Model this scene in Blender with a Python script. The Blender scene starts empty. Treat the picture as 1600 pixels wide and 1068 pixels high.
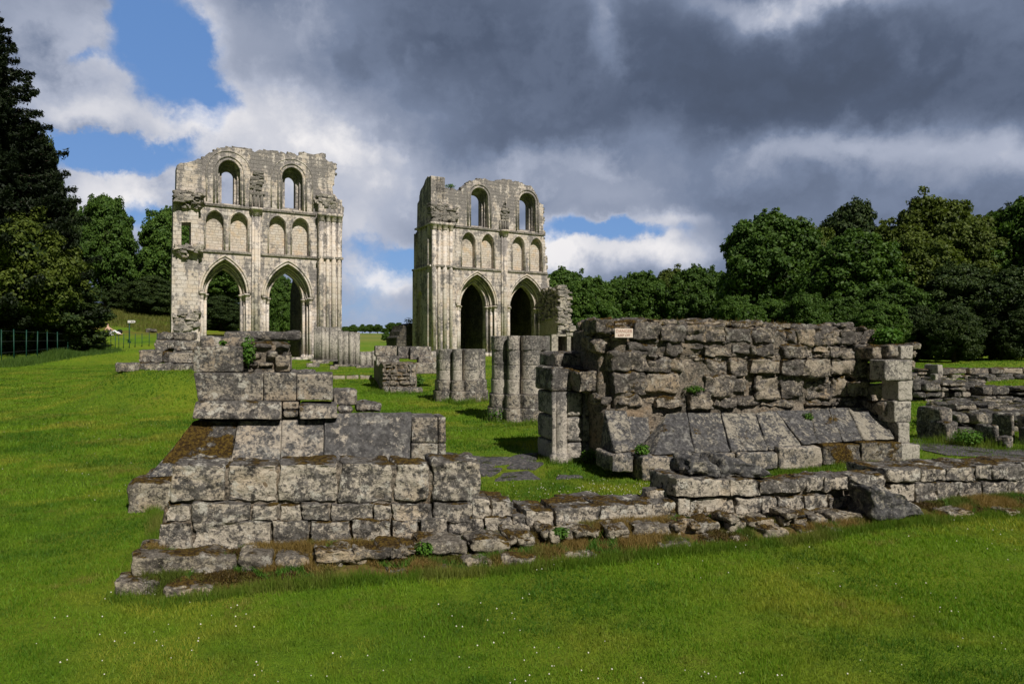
import bpy, math, random
import numpy as np
from mathutils import Vector, geometry
R = math.radians
S = bpy.context.scene
COL = S.collection
rng = np.random.default_rng(7)
random.seed(7)

# ------------------------------------------------------------------ camera
EYE = 1.65
FPX = 1067.0
PITCH = math.atan(11/1067.0)
cam_d = bpy.data.cameras.new('camera'); cam = bpy.data.objects.new('camera', cam_d); COL.objects.link(cam)
cam.location = (0, 0, EYE); cam.rotation_euler = (math.pi/2+PITCH, 0, 0)
cam_d.sensor_width = 36; cam_d.lens = 36*FPX/1600; cam_d.clip_end = 6000; cam_d.clip_start = .05
S.camera = cam
# ------------------------------------------------------------------ sun, exposure
SUN_AZ, SUN_EL = 33, 46            # degrees to the right of straight behind the camera
sun_dir = Vector((math.sin(R(SUN_AZ))*math.cos(R(SUN_EL)), -math.cos(R(SUN_AZ))*math.cos(R(SUN_EL)), math.sin(R(SUN_EL))))
sl = bpy.data.lights.new('sun', 'SUN'); sl.energy = 5.0; sl.angle = R(.53); sl.color = (1, .935, .86)
so = bpy.data.objects.new('sun', sl); COL.objects.link(so)
so.rotation_euler = sun_dir.to_track_quat('Z', 'Y').to_euler(); so.location = (20, -20, 40)
S.view_settings.view_transform = 'Standard'; S.view_settings.look = 'None'
S.view_settings.exposure = 0; S.view_settings.gamma = 1
S.cycles.max_bounces = 5; S.cycles.diffuse_bounces = 2; S.cycles.transparent_max_bounces = 4
S.cycles.glossy_bounces = 1; S.cycles.transmission_bounces = 2; S.cycles.volume_bounces = 0

# ------------------------------------------------------------------ node helpers
class NT:
    def __init__(s, nt): s.nt = nt
    def n(s, t, **kw):
        nd = s.nt.nodes.new(t)
        for k, v in kw.items(): setattr(nd, k, v)
        return nd
    def set(s, sock, v):
        if isinstance(v, bpy.types.NodeSocket): s.nt.links.new(v, sock)
        elif v is not None:
            if hasattr(sock.default_value, '__len__') and not hasattr(v, '__len__'): v = (v,)*len(sock.default_value)
            if hasattr(sock.default_value, '__len__') and len(sock.default_value) == 4 and len(v) == 3: v = (*v, 1)
            sock.default_value = v
    def m(s, op, a, b=None, c=None, clamp=False):
        nd = s.n('ShaderNodeMath', operation=op, use_clamp=clamp)
        s.set(nd.inputs[0], a)
        if b is not None: s.set(nd.inputs[1], b)
        if c is not None: s.set(nd.inputs[2], c)
        return nd.outputs[0]
    def v(s, op, a, b=None):
        nd = s.n('ShaderNodeVectorMath', operation=op); s.set(nd.inputs[0], a)
        if b is not None:
            if op == 'SCALE': s.set(nd.inputs['Scale'], b)
            else: s.set(nd.inputs[1], b)
        return nd.outputs[0]
    def mix(s, f, a, b, mode='MIX'):
        nd = s.n('ShaderNodeMix', data_type='RGBA', blend_type=mode, clamp_factor=True)
        s.set(nd.inputs[0], f); s.set(nd.inputs[6], a); s.set(nd.inputs[7], b); return nd.outputs[2]
    def noise(s, vec, scale, detail=4, rough=.55, dist=0, out='Fac'):
        nd = s.n('ShaderNodeTexNoise'); s.set(nd.inputs['Vector'], vec)
        nd.inputs['Scale'].default_value = scale; nd.inputs['Detail'].default_value = detail
        nd.inputs['Roughness'].default_value = rough; nd.inputs['Distortion'].default_value = dist
        return nd.outputs[0 if out == 'Fac' else 1]
    def sm(s, x, a, b):
        nd = s.n('ShaderNodeMapRange', interpolation_type='SMOOTHSTEP'); s.set(nd.inputs[0], x)
        s.set(nd.inputs[1], a); s.set(nd.inputs[2], b); return nd.outputs[0]
    def ramp(s, x, pts):
        nd = s.n('ShaderNodeValToRGB'); s.set(nd.inputs[0], x); e = nd.color_ramp.elements
        while len(e) < len(pts): e.new(.5)
        for k, (p, c) in enumerate(pts):
            e[k].position = p; e[k].color = (*c, 1)
        return nd.outputs[0]

def material(name):
    m = bpy.data.materials.new(name); m.use_nodes = True
    t = NT(m.node_tree); t.p = m.node_tree.nodes['Principled BSDF']
    t.p.inputs['Specular IOR Level'].default_value = .25; t.p.inputs['Roughness'].default_value = .9
    return m, t

# ------------------------------------------------------------------ sky
def build_world():
    w = bpy.data.worlds.new('World'); S.world = w; w.use_nodes = True
    t = NT(w.node_tree); bg = w.node_tree.nodes['Background']
    sky = t.n('ShaderNodeTexSky', sky_type='NISHITA', sun_disc=False)
    sky.sun_elevation = R(SUN_EL); sky.sun_rotation = R(180-SUN_AZ)
    sky.air_density = 1.0; sky.dust_density = .4; sky.ozone_density = 2.5
    d = t.n('ShaderNodeTexCoord').outputs['Generated']
    wn = t.v('SUBTRACT', t.noise(d, 2.6, 3, .5, out='Color'), (.5, .5, .5))
    wn2 = t.v('SUBTRACT', t.noise(d, 9, 8, .62, out='Color'), (.5, .5, .5))
    dw = t.v('ADD', d, t.v('ADD', t.v('SCALE', wn, .14), t.v('SCALE', wn2, .10)))
    s = t.n('ShaderNodeSeparateXYZ'); t.set(s.inputs[0], dw)
    y = t.m('MAXIMUM', t.m('ABSOLUTE', s.outputs[1]), .3)
    u = t.m('DIVIDE', s.outputs[0], y); v = t.m('DIVIDE', s.outputs[2], y)
    def blob(px, py, rx, ry, amp, rot=0):
        cu, cv = (px-800)/1067, (545-py)/1067
        du = t.m('SUBTRACT', u, cu); dv = t.m('SUBTRACT', v, cv)
        if rot:
            c_, s_ = math.cos(R(rot)), math.sin(R(rot))
            a = t.m('ADD', t.m('MULTIPLY', du, c_), t.m('MULTIPLY', dv, s_))
            b = t.m('SUBTRACT', t.m('MULTIPLY', dv, c_), t.m('MULTIPLY', du, s_))
            du, dv = a, b
        du = t.m('MULTIPLY', du, 1067/rx); dv = t.m('MULTIPLY', dv, 1067/ry)
        q = t.m('ADD', t.m('MULTIPLY', du, du), t.m('MULTIPLY', dv, dv))
        return t.m('MULTIPLY', t.m('POWER', 2.71828, t.m('MULTIPLY', q, -1)), amp)
    def total(bl):
        r = None
        for b in bl:
            q = blob(*b); r = q if r is None else t.m('ADD', r, q)
        return r
    st = t.v('MULTIPLY', t.v('ADD', d, t.v('SCALE', wn2, .03)), (1, 1, 1.25))
    f1 = t.noise(st, 4.0, 10, .58, .15)
    f2 = t.noise(t.v('ADD', st, (3, 1, 2)), 10, 10, .64, .1)
    def puff(sc):
        vo = t.n('ShaderNodeTexVoronoi', feature='SMOOTH_F1'); t.set(vo.inputs['Vector'], t.v('ADD', st, t.v('SCALE', wn2, .16))); vo.inputs['Scale'].default_value = sc; vo.inputs['Smoothness'].default_value = .3
        return t.m('SUBTRACT', .42, vo.outputs['Distance'])
    pf = t.m('ADD', t.m('MULTIPLY', puff(7), .40), t.m('MULTIPLY', puff(18), .30))
    fb = t.m('ADD', t.m('ADD', t.m('MULTIPLY', t.m('SUBTRACT', f1, .5), .9), t.m('MULTIPLY', t.m('SUBTRACT', f2, .5), .75)), pf)
    bright = total([(70, 60, 110, 75, .26, -25), (140, 170, 75, 34, .42), (60, 120, 80, 40, .12), (310, 180, 75, 40, .45), (215, 300, 130, 60, .62), (450, 190, 170, 90, .34), (590, 250, 90, 60, .05), (560, 330, 110, 60, .16), (600, 470, 120, 50, .12), (430, 90, 60, 60, .1),
                    (600, 402, 70, 24, .55), (870, 392, 60, 42, .95), (1010, 388, 85, 28, .75), (944, 55, 26, 70, .2), (320, 30, 60, 50, .35), (560, 470, 120, 50, .1),
                    (1270, -5, 170, 28, .36), (1340, 245, 170, 34, .34), (1560, 275, 130, 40, .32), (1040, 330, 50, 14, .35), (960, 300, 120, 30, .12), (880, 250, 200, 50, .20), (620, 260, 120, 60, .12), (-200, 200, 300, 300, .2), (250, 200, 330, 170, .08), (150, 60, 40, 70, .2, 35), (470, 260, 150, 120, .14), (500, 40, 120, 60, .12),
                    (1150, 330, 300, 50, .10), (640, 400, 300, 90, .08), (700, 60, 130, 60, -.08), (1250, 130, 420, 90, -.15), (760, 210, 160, 30, -.1), (500, 100, 120, 40, -.14), (1180, 310, 160, 30, -.08)])
    GAP = ([(262, 70, 72, 80, 1.1, 35), (130, 222, 110, 18, .4), (225, 228, 50, 20, .4), (560, 440, 60, 60, .35), (625, 380, 40, 30, .4), (345, 150, 30, 40, .5), (40, 245, 60, 14, .5), (195, 10, 40, 60, .5), (190, 238, 100, 20, .8), (640, 365, 60, 18, .5), (945, 352, 90, 16, 1.1), (330, 110, 40, 60, .4),
                 (560, 345, 40, 40, .3), (590, 490, 160, 30, .2), (120, 95, 40, 14, .25), (250, 330, 70, 25, .45)])
    gp_ = t.m('ADD', total(GAP), t.m('MULTIPLY', fb, -1.35)); edge = t.m('MULTIPLY', t.sm(gp_, -.1, .4), .16)
    B = t.m('ADD', t.m('ADD', t.m('ADD', bright, edge), .255), t.m('MULTIPLY', fb, t.m('ADD', .34, t.m('MULTIPLY', t.sm(bright, .05, .5), .62))))
    cloud = t.ramp(B, [(0, (.050, .063, .092)), (.2, (.088, .115, .178)), (.38, (.19, .235, .34)), (.60, (.42, .46, .57)), (1, (.88, .86, .87))])
    cov = t.m('SUBTRACT', 1, t.m('MULTIPLY', t.sm(gp_, .16, .78), t.sm(total(GAP), .06, .22)))
    blue = t.mix(.55, t.v('MULTIPLY', t.v('SCALE', sky.outputs[0], .075), (1, 1, 1)), (.155, .345, .78))
    out = t.mix(cov, blue, cloud)
    out = t.mix(t.m('MULTIPLY', t.sm(v, .16, .0), .55), out, (.32, .39, .54))
    sd = t.n('ShaderNodeSeparateXYZ'); t.set(sd.inputs[0], d)      # unseen sky overhead and behind, darkened to lower the ambient light
    hv = t.m('MULTIPLY', t.m('SUBTRACT', 1, t.m('MULTIPLY', t.sm(sd.outputs[2], .52, .75), .6)), t.m('ADD', .3, t.m('MULTIPLY', t.sm(sd.outputs[1], -.1, .35), .7)))
    out = t.v('SCALE', out, hv)
    t.set(bg.inputs[0], out); bg.inputs[1].default_value = 1.0
    w.cycles.sampling_method = 'MANUAL'; w.cycles.sample_map_resolution = 512
build_world()

# ------------------------------------------------------------------ numpy noise
_TB = np.random.default_rng(99).random((64, 64, 64)).astype(np.float32).ravel()*2-1
def vnoise(P, s=0):
    P = np.asarray(P, np.float64); I = np.floor(P); f = (P-I).astype(np.float32); f = f*f*(3-2*f); I = I.astype(np.int64)
    I += np.array([s*13, s*29, s*7]); A = I & 63; B = (I+1) & 63
    x0, x1 = A[:, 0]*4096, B[:, 0]*4096; y0, y1 = A[:, 1]*64, B[:, 1]*64; z0, z1 = A[:, 2], B[:, 2]
    fx, fy, fz = f[:, 0], f[:, 1], f[:, 2]
    def l(z):
        a = _TB[x0+y0+z]; b = _TB[x1+y0+z]; c = _TB[x0+y1+z]; d = _TB[x1+y1+z]
        a = a+(b-a)*fx; c = c+(d-c)*fx; return a+(c-a)*fy
    a = l(z0); return a+(l(z1)-a)*fz
def fbm(P, sc, oct=4, s=0, g=.5):
    r = 0; a = 1; t = 0
    for o in range(oct):
        r = r + a*vnoise(np.asarray(P)*sc*2.03**o+17.3*o, s+o); t += a; a *= g
    return r/t
def fb2(x, y, sc, oct=4, s=0):
    x = np.atleast_1d(x); y = np.atleast_1d(y)
    return fbm(np.stack([x, y, np.zeros_like(x)], 1), sc, oct, s)
def sst(x, a, b):
    t = np.clip((x-a)/(b-a), 0, 1); return t*t*(3-2*t)

# ------------------------------------------------------------------ terrain
def G(x, y):
    x = np.atleast_1d(np.asarray(x, float)); y = np.atleast_1d(np.asarray(y, float))
    z = .02*np.clip(y-5, 0, 57)
    z = z + .036*np.clip(y-95, 0, 205)+.012*np.clip(y-300, 0, 500)
    s = -x*.6+y*.8; tt = np.clip(s-47, 0, 36)
    rat = x/np.maximum(y, 1)
    z = z + (.1*tt+.0012*tt*tt)*(1-sst(rat, -.42, -.27))*(1-.0*rat)
    m = np.sqrt(((x+9.0)/3.6)**2+((y-20.3)/4.6)**2)
    z = z + .80*(1-sst(m, .45, 1.15))
    m2 = np.sqrt(((x-24)/7)**2+((y-33)/4)**2)
    z = z + .5*(1-sst(m2, .1, 1))
    z = z + .035*fb2(x, y, .45, 3, 5)*sst(y, 2, 8) + .012*fb2(x, y, 1.7, 2, 9)
    return z
def g1(x, y): return float(G(x, y)[0])

def ray(px, py):
    a = (px-800)/FPX; b = (534-py)/FPX
    c, s = math.cos(PITCH), math.sin(PITCH)
    return np.array([a, c-b*s, s+b*c])
def gp(px, py, it=60):
    r = ray(px, py); lo, hi = 1.0, 400.0
    t = 1.0
    while t < 400:
        p = r*t
        if EYE+p[2] <= g1(p[0], p[1]): break
        t *= 1.02
    lo, hi = t/1.02, t
    for _ in range(12):
        m = (lo+hi)/2; p = r*m
        if EYE+p[2] <= g1(p[0], p[1]): hi = m
        else: lo = m
    p = r*hi
    return np.array([p[0], p[1], EYE+p[2]])
class Frame:
    """a vertical plane standing in the place: u along it, w behind it, z up"""
    def __init__(s, O, ang):
        s.O = np.array(O[:2], float); s.ang = R(ang)
        s.F = np.array([math.cos(s.ang), math.sin(s.ang)]); s.N = np.array([-s.F[1], s.F[0]])
        s.z0 = g1(*s.O)
    def at(s, px, py, off=0):
        r = ray(px, py); t = (off+s.O@s.N)/(r[:2]@s.N); p = r*t
        return np.array([(p[:2]-s.O)@s.F, off, EYE+p[2]])
    def world(s, u, w): return s.O+s.F*u+s.N*w
    def ground(s, u, w=0):
        p = s.world(u, w); return g1(p[0], p[1])
    def loc(s): return (s.O[0], s.O[1], s.z0)

# ------------------------------------------------------------------ meshes and objects
class Acc:
    def __init__(s): s.V = []; s.Q = []; s.T = []; s.n = 0
    def add(s, V, Q=None, T=None):
        V = np.asarray(V, float).reshape(-1, 3); s.V.append(V)
        if Q is not None and len(Q): s.Q.append(np.asarray(Q, np.int64)+s.n)
        if T is not None and len(T): s.T.append(np.asarray(T, np.int64)+s.n)
        s.n += len(V); return s
    def build(s, name, mat, parent=None, fr=None, smooth=True, mats=None):
        V = np.concatenate(s.V) if s.V else np.zeros((0, 3))
        if fr is not None: V = V-np.array([0, 0, fr.z0])
        me = bpy.data.meshes.new(name); me.vertices.add(len(V)); me.vertices.foreach_set('co', V.astype(np.float32).ravel())
        Q = np.concatenate(s.Q) if s.Q else np.zeros((0, 4), int); T = np.concatenate(s.T) if s.T else np.zeros((0, 3), int)
        me.loops.add(Q.size+T.size); me.loops.foreach_set('vertex_index', np.concatenate([Q.ravel(), T.ravel()]).astype(np.int32))
        nq, nt = len(Q), len(T); me.polygons.add(nq+nt)
        me.polygons.foreach_set('loop_start', np.concatenate([np.arange(nq)*4, nq*4+np.arange(nt)*3]).astype(np.int32))
        me.polygons.foreach_set('use_smooth', np.full(nq+nt, smooth))
        me.update(calc_edges=True)
        if isinstance(mat, (list, tuple)):
            for m in mat: me.materials.append(m)
        else: me.materials.append(mat)
        o = bpy.data.objects.new(name, me); COL.objects.link(o)
        if parent is not None: o.parent = parent
        return o
def tag(o, label=None, cat=None, group=None, kind=None):
    for k, v in (('label', label), ('category', cat), ('group', group), ('kind', kind)):
        if v: o[k] = v
    return o
def thing(name, label, cat, fr=None, loc=None, rot=0, group=None):
    o = bpy.data.objects.new(name, None); COL.objects.link(o); o.empty_display_size = .3
    if fr is not None: o.location = fr.loc(); o.rotation_euler = (0, 0, fr.ang)
    else: o.location = loc; o.rotation_euler = (0, 0, rot)
    return tag(o, label, cat, group)

def box_acc(acc, x0, x1, y0, y1, z0, z1):
    V = [(x, y, z) for z in (z0, z1) for y in (y0, y1) for x in (x0, x1)]
    acc.add(V, [(0, 2, 3, 1), (4, 5, 7, 6), (0, 1, 5, 4), (2, 6, 7, 3), (0, 4, 6, 2), (1, 3, 7, 5)])
_seed = [100]
def stone(acc, C8, res=.04, rnd=.04, rough=.02, seed=None, fine=0):
    """a weathered block filling the hexahedron C8 (x fastest, then y, then z)"""
    if seed is None: _seed[0] += 1; seed = _seed[0]
    C = np.asarray(C8, float).reshape(2, 2, 2, 3)
    sx = np.linalg.norm(C[:, :, 1]-C[:, :, 0], axis=-1).mean(); sy = np.linalg.norm(C[:, 1]-C[:, 0], axis=-1).mean(); sz = np.linalg.norm(C[1]-C[0], axis=-1).mean()
    s = np.array([sx, sy, sz]); r = min(rnd, .45*s.min()); n = np.clip(np.ceil(s/res).astype(int), 3, 60)
    V = []; Q = []; base = 0
    for ax in range(3):
        a, b = [(1, 2), (2, 0), (0, 1)][ax]
        def coords(k):
            q = np.linspace(0, 1, n[k]+1); e = r*.5/s[k]
            return np.unique(np.concatenate([q, [e, 1-e]]))
        ga, gb = coords(a), coords(b); A, B_ = np.meshgrid(ga, gb, indexing='ij')
        for side in (0, 1):
            P = np.zeros((A.size, 3)); P[:, a] = A.ravel(); P[:, b] = B_.ravel(); P[:, ax] = side
            idx = np.arange(A.size).reshape(A.shape)
            q = np.stack([idx[:-1, :-1], idx[1:, :-1], idx[1:, 1:], idx[:-1, 1:]], -1).reshape(-1, 4)
            if side == 0: q = q[:, ::-1]
            V.append(P); Q.append(q+base); base += len(P)
    P = np.concatenate(V)*s
    c = np.clip(P, r, s-r); d = P-c; L = np.linalg.norm(d, axis=1, keepdims=True); nrm = d/np.maximum(L, 1e-9)
    P = (c+nrm*r)/s
    x, y, z = P[:, 0:1], P[:, 1:2], P[:, 2:3]
    W = ((C[0, 0, 0]*(1-x)+C[0, 0, 1]*x)*(1-y)+(C[0, 1, 0]*(1-x)+C[0, 1, 1]*x)*y)*(1-z)+((C[1, 0, 0]*(1-x)+C[1, 0, 1]*x)*(1-y)+(C[1, 1, 0]*(1-x)+C[1, 1, 1]*x)*y)*z
    ex = C[0, 0, 1]-C[0, 0, 0]; ey = C[0, 1, 0]-C[0, 0, 0]; ez = C[1, 0, 0]-C[0, 0, 0]
    E = np.stack([ex/np.linalg.norm(ex), ey/np.linalg.norm(ey), ez/np.linalg.norm(ez)]); nw = nrm@E
    k = 1.2/max(s.mean(), .12)
    h = fbm(W, k*1.3, 3, seed)*1.3+fbm(W, k*4.5, 3, seed+31)*.6
    if rough > .012: h = h-np.abs(fbm(W*np.array([.7, .7, 1.7]), k*2.2, 3, seed+57))*1.1-np.clip(fbm(W*np.array([.5, .5, 2.2]), k*2.8, 2, seed+91)-.25, 0, 1)*1.6
    W = W+nw*(h*rough)[:, None]
    if fine: W = W+nw*(fbm(W, 26, 3, seed+77)*fine)[:, None]
    acc.add(W, np.concatenate(Q))
def block(acc, fr, x0, y0, x1, y1, off=0, depth=.4, res=.04, rnd=.03, rough=.015, quad=None, lean=0, fine=0, topback=0):
    """block whose front face fills this rectangle of the facade plane, off metres behind it"""
    if quad is None: quad = [(x0, y1), (x1, y1), (x1, y0), (x0, y0)]
    a, b, c, d = [fr.at(px, py, off) for px, py in quad]
    if lean:
        c = fr.at(*quad[2], off+lean); d = fr.at(*quad[3], off+lean)
    def bk(p, e=0):
        q = p.copy(); q[1] = off+depth+(lean if e else 0); return q
    ab = bk(a); bb = bk(b); cb = bk(c); db = bk(d)
    stone(acc, [a, b, ab, bb, d, c, db, cb], res, rnd, rough, fine=fine)
def boxstone(acc, u0, u1, w0, w1, z0, z1, res=.05, rnd=.03, rough=.015, j=0, rot=0):
    C = np.array([(x, y, z) for z in (z0, z1) for y in (w0, w1) for x in (u0, u1)], float)
    if j: C = C+rng.normal(0, j, C.shape)
    if rot:
        m = C.mean(0); c, s = math.cos(rot), math.sin(rot); D = C-m
        C = m+np.stack([D[:, 0]*c-D[:, 1]*s, D[:, 0]*s+D[:, 1]*c, D[:, 2]], 1)
    stone(acc, C, res, rnd, rough)
def tube(acc, pts, r, n=10, closed=False, cap=True):
    P = np.asarray(pts, float); m = len(P); rr = np.full(m, r) if np.isscalar(r) else np.asarray(r, float)
    T = np.gradient(P, axis=0); T /= np.linalg.norm(T, axis=1, keepdims=True)+1e-9
    up = np.array([0, 0, 1.]) if abs(T[0, 2]) < .9 else np.array([1., 0, 0])
    if abs(P[:, 1].max()-P[:, 1].min()) < 1e-6 and abs(T[:, 0]).max() > .2: up = np.array([0, 1., 0])
    A = np.cross(T, up); A /= np.linalg.norm(A, axis=1, keepdims=True)+1e-9; B_ = np.cross(T, A)
    th = np.linspace(0, 2*math.pi, n, endpoint=False)
    V = P[:, None]+rr[:, None, None]*(np.cos(th)[None, :, None]*A[:, None]+np.sin(th)[None, :, None]*B_[:, None])
    Q = []
    for i in range(m-1):
        for k in range(n):
            Q.append((i*n+k, i*n+(k+1) % n, (i+1)*n+(k+1) % n, (i+1)*n+k))
    V = V.reshape(-1, 3); T_ = []
    if cap:
        V = np.vstack([V, P[0], P[-1]]); a, b = m*n, m*n+1
        for k in range(n):
            T_.append((a, (k+1) % n, k)); T_.append((b, (m-1)*n+k, (m-1)*n+(k+1) % n))
    acc.add(V, Q, T_)
def slab(acc, outline, holes, w0, w1, back=False, seg=None):
    """wall sheet with real openings: front at w0, sides back to w1"""
    loops = [[Vector((p[0], p[1], 0)) for p in L] for L in [outline]+holes]
    tri = geometry.tessellate_polygon(loops)
    flat = [p for L in loops for p in L]; n = len(flat)
    V = [(p.x, w0, p.y) for p in flat]
    T = []
    for t in tri:
        a, b, c = (flat[i] for i in t)
        T.append(t if (b-a).cross(c-a).z > 0 else t[::-1])
    acc.add(V, None, T)
    if back: acc.add([(p.x, w1, p.y) for p in flat], None, [t[::-1] for t in T])
    for k, L in enumerate(loops):
        m = len(L); V = [(p.x, w0, p.y) for p in L]+[(p.x, w1, p.y) for p in L]
        area = sum(L[i].x*L[(i+1) % m].y-L[(i+1) % m].x*L[i].y for i in range(m))
        ccw = (area > 0) == (k == 0)
        Q = [(i, (i+1) % m, m+(i+1) % m, m+i)[::(-1 if ccw else 1)] for i in range(m)]
        acc.add(V, Q)
def garch(c, spring, half, apex, bottom, n=14):
    """outline of a pointed opening"""
    h = apex-spring; Rr = (half*half+h*h)/(2*half) if h > half*1.001 else None
    pts = [(c-half, bottom), (c+half, bottom)]
    if Rr:
        am = math.asin(min(1, h/Rr))
        pts += [(c+half-Rr+Rr*math.cos(a), spring+Rr*math.sin(a)) for a in np.linspace(0, am, n)]
        pts += [(c-half+Rr-Rr*math.cos(a), spring+Rr*math.sin(a)) for a in np.linspace(am, 0, n)[1:]]
    else:
        pts += [(c+half*math.cos(a), spring+h*math.sin(a)) for a in np.linspace(0, math.pi, 2*n)]
    return pts
def archcurve(c, spring, half, apex, bottom, w, n=16):
    p = garch(c, spring, half, apex, bottom, n)
    return [(q[0], w, q[1]) for q in [p[1]]+p[2:]+[p[0]]][0 if bottom < spring-1e-6 else 1:][:None if bottom < spring-1e-6 else -1]
def lobed(acc, cx, cy, circles, levels, rect=None, n=96, joint=.006, mult=None):
    """pier of clustered shafts: star outline from circles (x,y,r), stacked in courses"""
    th = np.linspace(0, 2*math.pi, n, endpoint=False); dx, dy = np.cos(th), np.sin(th); rad = np.full(n, .05)
    for (x, y, r) in circles:
        b = dx*x+dy*y; disc = b*b-(x*x+y*y-r*r); ok = disc > 0
        rad = np.where(ok, np.maximum(rad, b+np.sqrt(np.maximum(disc, 0))), rad)
    if rect:
        hx, hy = rect; rr = np.minimum(hx/np.maximum(abs(dx), 1e-6), hy/np.maximum(abs(dy), 1e-6)); rad = np.maximum(rad, rr)
    rings = []
    for k in range(len(levels)-1):
        z0, z1 = levels[k], levels[k+1]; sc = 1 if mult is None else mult[k]
        of = rng.normal(0, .006, 2)
        for z, i in ((z0+.001, joint), (z0+.007, .001), (z0+.03, 0), ((z0+z1)/2, 0), (z1-.03, 0), (z1-.007, .001), (z1-.001, joint)):
            q = rad*sc-i; nz = fbm(np.stack([cx+dx*q, cy+dy*q, np.full(n, z)], 1), 5, 3, 3)*.008
            rings.append(np.stack([cx+of[0]+dx*(q+nz), cy+of[1]+dy*(q+nz), np.full(n, z)], 1))
    V = np.concatenate(rings); m = len(rings); Q = []
    for i in range(m-1):
        for k in range(n): Q.append((i*n+k, i*n+(k+1) % n, (i+1)*n+(k+1) % n, (i+1)*n+k))
    V = np.vstack([V, [cx, cy, levels[-1]+.002]]); c = m*n
    acc.add(V, Q, [(c, (m-1)*n+k, (m-1)*n+(k+1) % n) for k in range(n)])
def prisms(acc, outline, w0, w1):  # closed solid from outline (u,z)
    slab(acc, outline, [], w0, w1, back=True)
# ------------------------------------------------------------------ materials
def stone_mat(name, light, dark, cover=.5, white=.25, black=.3, moss=0, scale=1, brick=None, top=.6, warm=0, zlich=None, bump=1, speck=.5, isl=.08, mossc=((.135, .088, .018), (.045, .027, .009))):
    m, t = material(name)
    tc = t.n('ShaderNodeTexCoord'); co = tc.outputs['Object']; ge = t.n('ShaderNodeNewGeometry')
    ri = ge.outputs['Random Per Island']
    nz = t.n('ShaderNodeSeparateXYZ'); t.set(nz.inputs[0], ge.outputs['Normal']); nz = nz.outputs[2]
    p = t.v('SCALE', co, scale)
    big = t.noise(p, 1.6 if not brick else .9, 5, .6); mid = t.noise(p, 8.5 if not brick else 4.5, 8, .70, .3); fine = t.noise(p, 22, 7, .7); dots = t.noise(p, 62, 4, .7); mott = t.noise(t.v('ADD', p, (3, 3, 9)), 30, 6, .75)
    base = t.mix(t.sm(fine, .3, .7), light, tuple(c*.72 for c in light))
    if warm: base = t.mix(t.m('MULTIPLY', t.sm(t.noise(t.v('ADD', p, (9, 3, 5)), 1.7, 4), .5, .68), warm), base, (light[0]*1.0, light[1]*.78, light[2]*.52))
    br = None
    if brick:
        bw, bh = brick; s = t.n('ShaderNodeSeparateXYZ'); t.set(s.inputs[0], co); c = t.n('ShaderNodeCombineXYZ')
        wob = t.m('MULTIPLY', t.m('SUBTRACT', t.noise(co, 1.9, 3), .5), .07 if bw > .4 else .16)
        wo2 = t.m('MULTIPLY', t.m('SUBTRACT', t.noise(t.v('ADD', co, (7, 1, 4)), 2.6, 3), .5), .10 if bw > .4 else .22)
        t.set(c.inputs[0], t.m('ADD', wo2, t.m('ADD', s.outputs[0], s.outputs[1]))); t.set(c.inputs[1], t.m('ADD', s.outputs[2], wob))
        b = t.n('ShaderNodeTexBrick'); t.set(b.inputs['Vector'], c.outputs[0]); b.offset = .43; b.squash = .7; b.squash_frequency = 3
        b.inputs['Color1'].default_value = (0, 0, 0, 1); b.inputs['Color2'].default_value = (1, 1, 1, 1); b.inputs['Mortar'].default_value = (.5, .5, .5, 1)
        b.inputs['Scale'].default_value = 1; b.inputs['Mortar Size'].default_value = .016; b.inputs['Mortar Smooth'].default_value = .35
        b.inputs['Brick Width'].default_value = bw; b.inputs['Row Height'].default_value = bh
        br = b.outputs['Fac']; bc = b.outputs['Color']
        base = t.mix(t.m('MULTIPLY', bc, .55), base, (light[0]*.70, light[1]*.62, light[2]*.50))
    f = t.m('ADD', t.m('ADD', t.m('MULTIPLY', big, .9 if brick else .6), t.m('MULTIPLY', mid, .9)), t.m('MULTIPLY', t.m('SUBTRACT', ri, .5), isl))
    f = t.m('ADD', f, t.m('MULTIPLY', t.sm(nz, .25, .9), top*.35)); f = t.m('ADD', f, t.m('MULTIPLY', t.m('SUBTRACT', mott, .5), .85 if not brick else .2))
    if zlich:
        s2 = t.n('ShaderNodeSeparateXYZ'); t.set(s2.inputs[0], co)
        f = t.m('ADD', f, t.m('MULTIPLY', t.sm(s2.outputs[2], zlich[0], zlich[1]), zlich[2]))
        if len(zlich) > 3:   # streaks of lichen run down the courses
            c3 = t.v('MULTIPLY', co, (1, 1, .12)); f = t.m('ADD', f, t.m('MULTIPLY', t.m('SUBTRACT', t.noise(c3, 2.2, 5, .6), .5), zlich[3]))
    th = (.9 if brick else .75)+(.5-cover)*.6
    k = t.sm(f, th-.08, th+.08)
    dk = t.mix(t.sm(fine, .38, .66), tuple(c*.62 for c in dark), tuple(c*1.5 for c in dark))
    col = t.mix(k, base, dk)
    col = t.mix(t.m('MULTIPLY', t.sm(t.m('ADD', t.noise(t.v('ADD', p, (5, 5, 5)), 7, 6, .7), t.m('MULTIPLY', fine, .3)), .70, .78), white), col, (.55, .53, .46))
    col = t.mix(t.m('MULTIPLY', t.sm(t.m('ADD', t.noise(t.v('ADD', p, (2, 8, 1)), 5.5, 8, .75), t.m('MULTIPLY', fine, .25)), .68, .75), black), col, (.028, .026, .024))
    col = t.mix(t.m('MULTIPLY', t.sm(dots, .56, .66), speck*.7), col, (.05, .048, .045))
    if not brick:
        col = t.mix(t.m('MULTIPLY', t.sm(mott, .54, .66), .55), col, t.v('SCALE', col, .38)); col = t.mix(t.m('MULTIPLY', t.sm(mott, .46, .36), .45), col, t.mix(.5, t.v('SCALE', col, 1.5), (.42, .40, .35)))
    if br is not None: col = t.mix(t.m('MULTIPLY', br, .55), col, t.v('SCALE', col, .5))
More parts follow.
